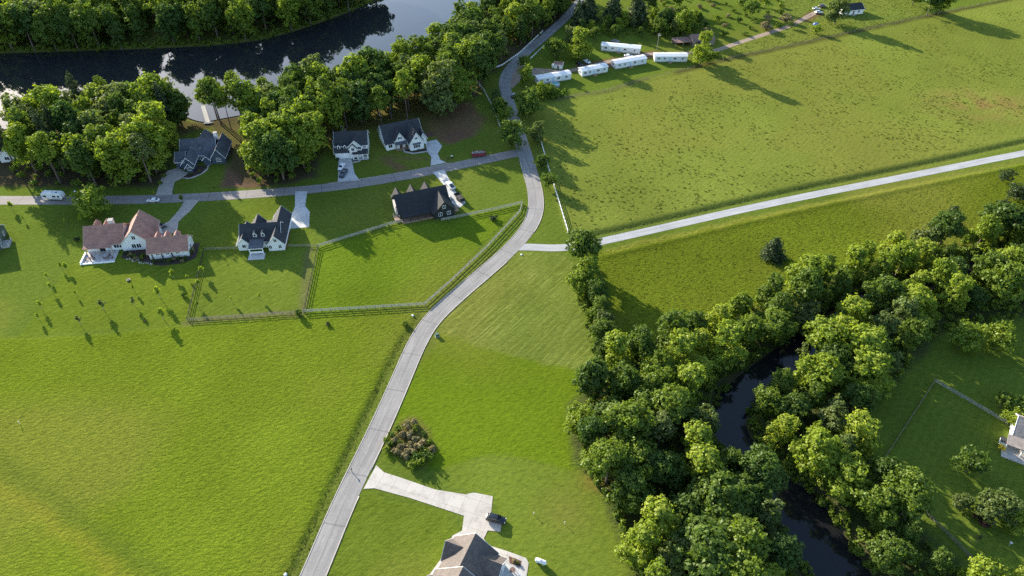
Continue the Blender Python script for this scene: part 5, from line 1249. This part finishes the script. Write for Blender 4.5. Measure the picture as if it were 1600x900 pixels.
# small utility vehicle
X, Y = G(703.5, 311); r = empty('quad_bike', (X, Y, .045), R(100), 'white quad bike beside the dark utility trailer', 'quad bike')
body_loft(r, 'body', [(-1.0,.3,.45,.8,.25),(-.4,.42,.4,.9,.3),(.4,.4,.4,.95,.25),(1.0,.3,.45,.8,.2)], 'paint_white'); MB().box(-.7,.1,-.2,.2,.9,1.05).build('seat', 'plastic_dark', r, bevel=.05); MB().tube([(.4,-.4,1.15),(.45,0,1.05),(.4,.4,1.15)],.03).build('handlebar', 'plastic_dark', r); wheels(r, (-.7,.7), .6, .3)
# red skip
X, Y = G(748, 243.5); r = empty('roll_off_dumpster', (X, Y, .03), R(12), 'dark red open dumpster full of rubble on the street near the junction', 'dumpster')
mb = MB()
for q in ((-2.8,2.8,-1.1,-1.0,.3,1.7),(-2.8,2.8,1.0,1.1,.3,1.7),(-2.8,-2.7,-1.0,1.0,.3,1.7),(2.7,2.8,-1.0,1.0,.3,1.7),(-2.7,2.7,-1.0,1.0,.25,.35)): mb.box(*q)
mb.build('tub', 'red_steel', r)
for k in range(7):
    for s_ in (-1, 1): MB().box(-2.6+k*.85,-2.48+k*.85,s_*1.15-.06,s_*1.15+.06,.3,1.65).build('rib', 'red_steel', r)
rg = np.random.default_rng(5); mb = MB()
for k in range(40): cx, cy, s_ = rg.uniform(-2.5,2.5), rg.uniform(-.8,.8), rg.uniform(.12,.4); mb.box(cx-s_,cx+s_,cy-s_*.6,cy+s_*.6,.5,1.4+rg.uniform(0,.5))
tag(mb.build('rubble', 'rubble', r), kind='stuff')
for xx in (-2.2, 2.2): MB().cyl((xx,0,.13),.13,2.0,'y',10).build('roller', 'metal', r)

# ------------------------------------------------------------------ fences
POST = {}; 
def fence(pts, label, mat, rails, post_h, gap=2.5, post_w=.11, rail_w=.14, rail_t=.04, name='board_fence', step=None, wire=False, cat='fence'):
    P = [np.array(p) for p in pts]
    r = empty(name, (*P[0], 0), 0, label, cat)
    key = (mat, post_h, post_w)
    if key not in POST:
        pm = MB().box(-post_w/2, post_w/2, -post_w/2, post_w/2, -.4, post_h).mesh('post'); pm.materials.append(M[mat])
        rm = MB().box(0, 1, -rail_t/2, rail_t/2, -rail_w/2, rail_w/2).mesh('rail'); rm.materials.append(M[mat])
        POST[key] = (pm, rm)
    pm, rm = POST[key]; o0 = P[0]
    first = True
    for a, b_ in zip(P[:-1], P[1:]):
        L = np.linalg.norm(b_ - a); n = max(1, round(L / gap)); ang = math.atan2(*(b_ - a)[::-1])
        for i in range(n + 1):
            if i == 0 and not first: continue
            q = a + (b_ - a) * i / n - o0
            p_ = link('post', pm, r); p_.location = (q[0], q[1], min(0, height_at(*(q + o0))) + random.uniform(-.05, .02)); p_.rotation_euler = (0, 0, ang + random.uniform(-.03, .03))
        off = np.array([-math.sin(ang), math.cos(ang)]) * (post_w / 2 + rail_t / 2 + .003)
        for i in range(n):
            q = a + (b_ - a) * i / n - o0 + off; za = min(0, height_at(*(q + o0)))
            for z in rails:
                k = link('rail', rm, r); k.location = (q[0], q[1], za + z + random.uniform(-.015, .015)); k.rotation_euler = (0, random.uniform(-.006, .006), ang); k.scale = (L / n - .01, 1, 1)
        first = False
    return r
pad = GP([(498,386),(560,367),(612,351),(628,347.5)]); pad2 = GP([(690,345.5),(733,337),(780,327),(816,318.5),(812,332),(760,388),(705,440),(664,476.5),(560,483),(474,488)])
fence(pad, 'weathered grey board fence between the black house and the upper left paddock corner', 'grey_wood', (.35,.75,1.15), 1.35, 2.6, .14, .17, .05)
fence(pad2, 'long pale grey board fence round the paddock along the road', 'grey_wood', (.35,.75,1.15), 1.35, 2.6, .14, .17, .05)
fence(GP([(497,387),(486,437),(475,487)]), 'black fence on the left side of the paddock', 'dark_wood', (.3,.7,1.1), 1.3, 2.6, .12, .15, .04, 'dark_fence')
fence(GP([(319,392),(306,445),(293,500)]), 'black fence down the lawn right of the red-roofed house', 'dark_wood', (.3,.7,1.1), 1.3, 2.6, .12, .15, .04, 'dark_fence')
fence(GP([(294,501),(380,495.5),(466,489.5)]), 'low brown fence along the lower edge of the lawn', 'brown_wood', (.3,.65,1.0), 1.15, 2.4, .11, .12, .04, 'lawn_fence')
fence(GP([(321,391),(377,389)]), 'short brown fence left of the white house with charcoal roof', 'brown_wood', (.3,.65,1.0), 1.15, 2.4, .11, .12, .04, 'lawn_fence')
fence(GP([(452,386),(495,385.5)]), 'short brown fence right of the white house with charcoal roof', 'brown_wood', (.3,.65,1.0), 1.15, 2.4, .11, .12, .04, 'lawn_fence')
fence(GP([(845,222),(853,252),(866,294),(887,364)]), 'white board fence between the road grass and the big pasture', 'white_vinyl', (.35,.75,1.15), 1.35, 2.5, .16, .2, .06, 'white_fence')
fence(GP([(744,129),(756,142),(768,165),(781,199)]), 'white fence on the grass left of the upper road', 'white_vinyl', (.5,1.0), 1.2, 2.5, .14, .18, .06, 'white_fence')
fence(GP([(756,113),(785,103),(812,84),(848,50)]), 'white railing along the left side of the upper road bend', 'white_vinyl', (.4,.8), 1.0, 2.5, .16, .28, .06, 'white_railing')
fence(GP([(829,93),(850,73)]), 'short white railing on the right of the upper road', 'white_vinyl', (.4,.8), 1.0, 2.5, .16, .28, .06, 'white_railing')
fence(GP([(1458,599),(1415,665),(1375,726)]), 'dark board fence on the creek side of the right-hand yard', 'brown_wood', (.3,.7,1.1), 1.3, 2.5, .13, .16, .05, 'yard_fence')
fence(GP([(1375,727),(1390,745),(1440,797),(1495,852),(1545,905)]), 'brown board fence running down to the lower right corner', 'brown_wood', (.3,.7,1.1), 1.3, 2.5, .13, .16, .05, 'yard_fence')
fence(GP([(1460,597),(1515,629),(1573,663)]), 'pale grey board fence between the two parts of the right-hand yard', 'grey_wood', (.3,.7,1.1), 1.3, 2.5, .13, .16, .05, 'yard_fence')
fence(GP([(872,156),(955,140),(1010,124),(1085,106)]), 'thin wire and post fence between the mobile homes and the pasture', 'brown_wood', (.5,.9), 1.2, 4.0, .1, .04, .03, 'wire_fence')
fence(GP([(1130,94),(1280,62),(1440,27),(1600,-7)]), 'thin dark wire and post fence along the far pasture edge', 'brown_wood', (.5,.9), 1.2, 5.0, .12, .05, .03, 'wire_fence')

# ------------------------------------------------------------------ smaller things
X, Y = G(845, 880); r = empty('propane_tank', (X, Y, 0), R(-22), 'white propane tank lying on the lawn beside the taupe-roofed house', 'tank')
mb = MB(); mb.tube([(-1.35,0,.85),(-1.25,0,.85),(-1.0,0,.85),(1.0,0,.85),(1.25,0,.85),(1.35,0,.85)], [.12,.40,.52,.52,.40,.12], 16); mb.build('tank', 'plastic_white', r, True)
MB().cyl((0,0,1.42),.2,.22,'z',12).build('dome', 'metal', r)
for xx in (-.8, .8): MB().box(xx-.1,xx+.1,-.4,.4,-.1,.4).build('foot', 'stone', r)
X, Y = G(867, 134); r = empty('round_pool', (X, Y, 0), 0, 'round above-ground pool in front of the first mobile home', 'pool')
mb = MB(); n = 24
for ra, rb_, z0, z1 in ((2.3, 2.2, -.1, 1.2),):
    o_ = [(ra*math.cos(k*2*math.pi/n), ra*math.sin(k*2*math.pi/n)) for k in range(n)]; i_ = [(rb_*math.cos(k*2*math.pi/n), rb_*math.sin(k*2*math.pi/n)) for k in range(n)]
    mb.add([(*p,z0) for p in o_]+[(*p,z1) for p in o_]+[(*p,z1) for p in i_]+[(*p,z0) for p in i_], [(k,(k+1)%n,n+(k+1)%n,n+k) for k in range(n)]+[(n+k,n+(k+1)%n,2*n+(k+1)%n,2*n+k) for k in range(n)]+[(2*n+k,2*n+(k+1)%n,3*n+(k+1)%n,3*n+k) for k in range(n)])
mb.build('wall', 'metal', r); MB().prism([(2.19*math.cos(k*2*math.pi/n), 2.19*math.sin(k*2*math.pi/n)) for k in range(n)], .9, 1.0).build('water', 'pool_water', r)
for k in range(8):
    a = k * math.pi / 4; MB().box(2.3*math.cos(a)-.06,2.3*math.cos(a)+.06,2.3*math.sin(a)-.06,2.3*math.sin(a)+.06,-.1,1.22).build('upright', 'trim', r)
def pole(u, v, hgt, label, lamp=True):
    X, Y = G(u, v); r = empty('utility_pole', (X, Y, 0), R(20), label, 'pole')
    MB().tube([(0,0,-.5),(0,0,hgt)], [.16,.11], 8).build('shaft', 'bark_pale', r); MB().box(-1.0,1.0,-.06,.06,hgt-.6,hgt-.45).build('crossarm', 'bark_pale', r)
    if lamp: MB().tube([(0,0,hgt-1.0),(0,-.8,hgt-.7),(0,-1.2,hgt-.75)],.04).build('lamp_arm', 'metal', r); MB().box(-.12,.12,-1.5,-1.1,hgt-.85,hgt-.7).build('lamp_head', 'plastic_white', r)
    MB().cyl((.0,.3,hgt-1.6),.2,.7).build('transformer', 'metal', r)
pole(1026.5, 78, 9.0, 'utility pole standing above the last mobile home')
def box_thing(u, v, name, label, cat, build, rot=0, group=None):
    X, Y = G(u, v); r = empty(name, (X, Y, 0), R(rot), label, cat, group); build(r)
def pad_box(r): MB().box(-.6,.6,-.6,.6,-.1,.12).build('pad', 'concrete', r); MB().box(-.5,.5,-.45,.45,.12,.9).build('cabinet', 'plastic_green', r, bevel=.04); MB().box(-.53,.53,-.48,.5,.9,.96).build('lid', 'plastic_green', r)
box_thing(683, 525, 'transformer_box', 'green utility cabinet on the grass beside the road bend', 'utility box', pad_box, 20)
def bin_(r): MB().tube([(0,0,0),(0,0,1.0)],[.26,.33],8).build('body', 'plastic_dark', r); MB().box(-.36,.36,-.38,.36,1.0,1.08).build('lid', 'plastic_white', r); MB().cyl((0,.3,.12),.12,.5,'x',10).build('wheel_pair', 'tyre', r)
box_thing(706, 247, 'wheelie_bin', 'dark wheelie bin beside the street near the white gabled house', 'bin', bin_)
def mailbox(r): MB().box(-.06,.06,-.06,.06,-.2,1.0).build('post', 'dark_wood', r); MB().box(-.14,.14,-.3,.3,1.0,1.26).build('box', 'plastic_dark', r, bevel=.06)
for u, v, lb in ((550,737,'mailbox post at the left road edge opposite the pale driveway'), (243,303,'mailbox at the mouth of the drive of the blue-grey house'), (272,303,'mailbox right of the drive of the blue-grey house'), (700,250,'mailbox next to the wheelie bin')): box_thing(u, v, 'mailbox', lb, 'mailbox', mailbox, 20, 'mailboxes')
def lawn_stone(r): MB().tube([(0,0,-.1),(0,0,.15),(0,0,.32)],[.42,.38,.15],7).build('stone', 'plastic_white', r)
for u, v, lb in ((815,398,'pale boulder at the path mouth'), (645,493,'white marker stone in the field corner by the road'), (131,330,'white lawn stone below the street, left of the round tree'), (117,299,'white stone on the verge above the street'), (446,898,'white marker stone at the bottom by the road')):
    box_thing(u, v, 'boulder', lb, 'boulder', lawn_stone)
def stake(r): MB().tube([(0,0,-.2),(0,0,.9)],[.05,.05],6).build('stake', 'plastic_white', r); MB().box(-.12,.12,-.05,.05,.85,1.05).build('cap', 'plastic_white', r)
for u, v, lb in ((834,804,'left white marker stake on the open lawn'), (882,819,'right white marker stake on the open lawn'), (31,662,'white marker stake in the hay field')): box_thing(u, v, 'marker_stake', lb, 'stake', stake, 0, 'marker stakes')
def tub(r): MB().tube([(0,0,0),(0,0,.5)],[.3,.38],12).build('pot', 'cushion', r); MB().tube([(0,0,.5),(0,0,.95)],[.42,.1],8).build('plant', 'leaf', r)
box_thing(226, 501, 'flower_tub', 'reddish tub at the lower edge of the left lawn', 'tub', tub)
def fire(r): MB().tube([(0,0,0),(0,0,.35)],[.6,.6],14).build('bowl', 'plastic_dark', r); MB().cyl((0,0,.3),.5,.14,'z',14).build('ash', 'dark_wood', r)
box_thing(201, 438, 'fire_pit', 'dark fire bowl on the lawn below the red-roofed house', 'fire pit', fire)
def tarp(r): MB().add([(-1.6,-1,0),(1.6,-1,0),(1.6,1,0),(-1.6,1,0),(-.8,-.3,.8),(.9,-.2,.9),(.8,.4,.7),(-.9,.4,.75)], [(0,1,5,4),(1,2,6,5),(2,3,7,6),(3,0,4,7),(4,5,6,7),(3,2,1,0)]).build('cover', 'tarp_blue', r); MB().box(-1.2,1.2,-.6,.6,0,.3).build('load', 'rubble', r)
box_thing(1275, 38, 'tarpaulin_pile', 'bright blue tarpaulin heap on the rough ground at the top right', 'tarpaulin', tarp)
def bird(r):
    for z0, z1, ra, rb_ in ((0,.9,.03,.03),(.9,1.35,.05,.12)): MB().tube([(0,0,z0),(0,0,z1)],[ra,rb_],6).build('stand', 'plastic_white', r)
    for a in range(3): MB().box(-.35,.35,-.05,.05,1.3+.02*a,1.4+.02*a).build('blade', 'plastic_white', r).rotation_euler = (0, 0, a*1.05)
box_thing(1576, 853, 'garden_windmill', 'white garden ornament on the sunny lawn at right', 'ornament', bird)
# patio furniture of the red-roofed house
def table(r): MB().cyl((0,0,.72),.65,.06,'z',14).build('top', 'cushion', r); [MB().box(a-.04,a+.04,b_-.04,b_+.04,0,.7).build('leg', 'plastic_dark', r) for a in (-.4,.4) for b_ in (-.4,.4)]
def chair_(r): MB().box(-.3,.3,-.3,.3,.35,.45).build('seat', 'cushion', r); MB().box(-.3,.3,.24,.32,.45,.95).build('backrest', 'cushion', r); [MB().box(a-.04,a+.04,b_-.04,b_+.04,0,.35).build('leg', 'plastic_dark', r) for a in (-.24,.24) for b_ in (-.24,.24)]
rb0 = Matrix.Translation((-128.6,193.2,0)) @ Matrix.Rotation(R(8.5),4,'Z')
def at_B(x_, y_): q = rb0 @ Vector((x_, y_, 0)); return (q.x, q.y, .125)
for (a, b_, f, nm, lb, ct, rz) in ((-14.4,-4.2,table,'patio_table','brown round table on the left of the patio','table',0), (-8.6,-4.4,table,'patio_table','brown round table on the right of the patio','table',0), (-15.6,-4.4,chair_,'patio_chair','brown chair at the left end of the patio','chair',90), (-13.2,-4.0,chair_,'patio_chair','brown chair right of the left patio table','chair',-90), (-14.3,-2.8,chair_,'patio_chair','brown chair behind the left patio table','chair',0), (-9.8,-4.3,chair_,'patio_chair','brown chair left of the right patio table','chair',90), (-7.2,-4.6,chair_,'patio_chair','brown chair at the right end of the patio','chair',-90), (-8.5,-3.0,chair_,'patio_chair','brown chair behind the right patio table','chair',0)):
    r = empty(nm, at_B(a, b_), R(rz + 8.5), lb, ct, None if f is table else 'patio chairs'); f(r)
# garden bed round the garage wing of the red-roofed house
def bedB(pts): return [tuple((rb0 @ Vector((a, b_, 0)))[:2]) for a, b_ in pts]
sheet('planting_bed', bedB([(-4.5,-.6),(5.6,-1.0),(5.6,-6.9),(18.3,-6.9),(18.3,.4),(20.4,.4),(20.6,-8.2),(17,-10.4),(10,-11),(5.5,-9.2),(1,-6.2),(-4.5,-4.6)]), 'mulch', .02)
rg = np.random.default_rng(12)
for k in range(26):
    a = rg.uniform(-4, 20); b_ = (-3.6 if a < 0 else -5.4 if a < 4 else -8.7 if a < 18 else -5) + rg.uniform(-1.2, 1.2)
    if 5.0 < a < 18.6 and b_ > -7.4: b_ = -8.2
    q = bedB([(a, b_)])[0]; kd = ['bush_dark', 'bush_small', 'bush_small', 'bush_dry'][k % 4]
    plant(kd, 0, 0, rg.uniform(.7, 1.3), {'bush_dark': 'dark', 'bush_small': 'green', 'bush_dry': 'brownish'}[kd] + ' little shrub in the garden bed of the red-roofed house', 'shrub', 'garden_shrub', {'bush_dark': 'dark', 'bush_small': 'green', 'bush_dry': 'brown'}[kd] + ' garden bed shrubs', ground=q)
stm = MB().tube([(0,0,-.05),(0,0,.12),(0,0,.25)],[.3,.28,.1],6).mesh('garden_stone'); stm.materials.append(M['stone'])
for k in range(22):
    t = k / 21; q = bedB([(-2 + 9 * t + rg.normal() * .3, -5.6 - 4.0 * t + rg.normal() * .5)])[0]
    o = link('garden_stone', stm); o.location = (*q, .02); o.rotation_euler = (0, 0, rg.uniform(0, 6)); o.scale = [rg.uniform(.6, 1.3)] * 3
    tag(o, 'pale stone edging the garden bed of the red-roofed house', 'stone', 'garden bed edging stones')
# shrubs in the other beds
for i, (u, v, kd, hh, lb) in enumerate([(300,274,'bush_dark',.8,'left little shrub in the bed of the blue-grey house'), (312,268,'bush_small',.8,'middle little shrub in the bed of the blue-grey house'), (320,262,'bush_small',.7,'right little shrub in the bed of the blue-grey house'), (640,237,'bush_dark',.7,'left little shrub in the bed of the white gabled house'), (655,235.5,'bush_small',.7,'right little shrub in the bed of the white gabled house'), (528,250,'bush_dark',1.2,'dark clipped bush at the garage corner of the two-storey house'), (556,249,'bush_dark',.8,'little shrub before the porch of the two-storey house'), (803,877,'bush_dry',.7,'reddish shrub in the bed of the taupe-roofed house'), (809,881,'bush_small',.7,'green shrub in the bed of the taupe-roofed house'), (692,878,'bush_small',.9,'shrub in the front bed of the taupe-roofed house'), (335,243+50,'bush_small',.7,'tiny bush on the front lawn of the blue-grey house')]):
    T(kd, u, v, hh, lb, 'shrub', 'garden_shrub')
# boardwalk to the lake and the small dock
def boardwalk(name, a, b_, w, label, cat):
    a = np.array(G(*a)); b_ = np.array(G(*b_)); L = np.linalg.norm(b_ - a); ang = math.atan2(*(b_ - a)[::-1])
    r = empty(name, (*a, .0), ang, label, cat)
    pm = MB().box(-.13,.13,-w/2,w/2,.30,.36).mesh('plank'); pm.materials.append(M['grey_wood'])
    for i in range(int(L / .3)): p_ = link('plank', pm, r); p_.location = (.15 + i * .3, random.uniform(-.02,.02), 0)
    for s_ in (-1, 1): MB().box(0,L,s_*(w/2-.15)-.05,s_*(w/2-.15)+.05,.12,.295).build('joist', 'brown_wood', r)
    k = 0
    while k * 2.4 < L:
        for s_ in (-1, 1): MB().box(k*2.4-.07+.1,k*2.4+.17,s_*(w/2-.02)-.06,s_*(w/2-.02)+.06,-2.4,.9).build('post', 'brown_wood', r)
        k += 1
boardwalk('boardwalk', (540,209), (513,159), 1.6, 'straight plank boardwalk from the two-storey house down to the lake', 'boardwalk')
boardwalk('dock', (325,192), (317,166), 2.0, 'small wooden dock reaching into the lake behind the blue-grey house', 'dock')
X, Y = G(326, 193); r = empty('rowing_boat', (X, Y, 0), R(10), 'white boat lying on the bank by the small dock', 'boat')
mb = MB(); sec = [(-1.9,.45),(-1.0,.62),(0,.66),(1.0,.5),(1.9,.05)]; vs = []
for a, w_ in sec: vs += [(a,-w_,.5),(a,-w_*.6,.05),(a,w_*.6,.05),(a,w_,.5),(a,w_*.85,.5),(a,0,.2),(a,-w_*.85,.5)]
mb.add(vs, [(i*7+k, i*7+(k+1)%7, (i+1)*7+(k+1)%7, (i+1)*7+k) for i in range(4) for k in range(7)] + [tuple(range(7)), tuple(28+k for k in range(7))[::-1]]); mb.build('hull', 'plastic_white', r)
MB().box(-.2,.1,-.5,.5,.38,.43).build('thwart', 'deck_wood', r)
# patio umbrella and chairs behind the taupe-roofed house
X, Y = G(790, 897); sheet('rear_patio', GP([(782,876),(812,889),(826,905),(800,935),(770,935)]), 'concrete_blue', .08)
X, Y = G(801, 893); r = empty('patio_table', (X, Y, .08), 0, 'dark table on the patio of the taupe-roofed house', 'table'); table(r)
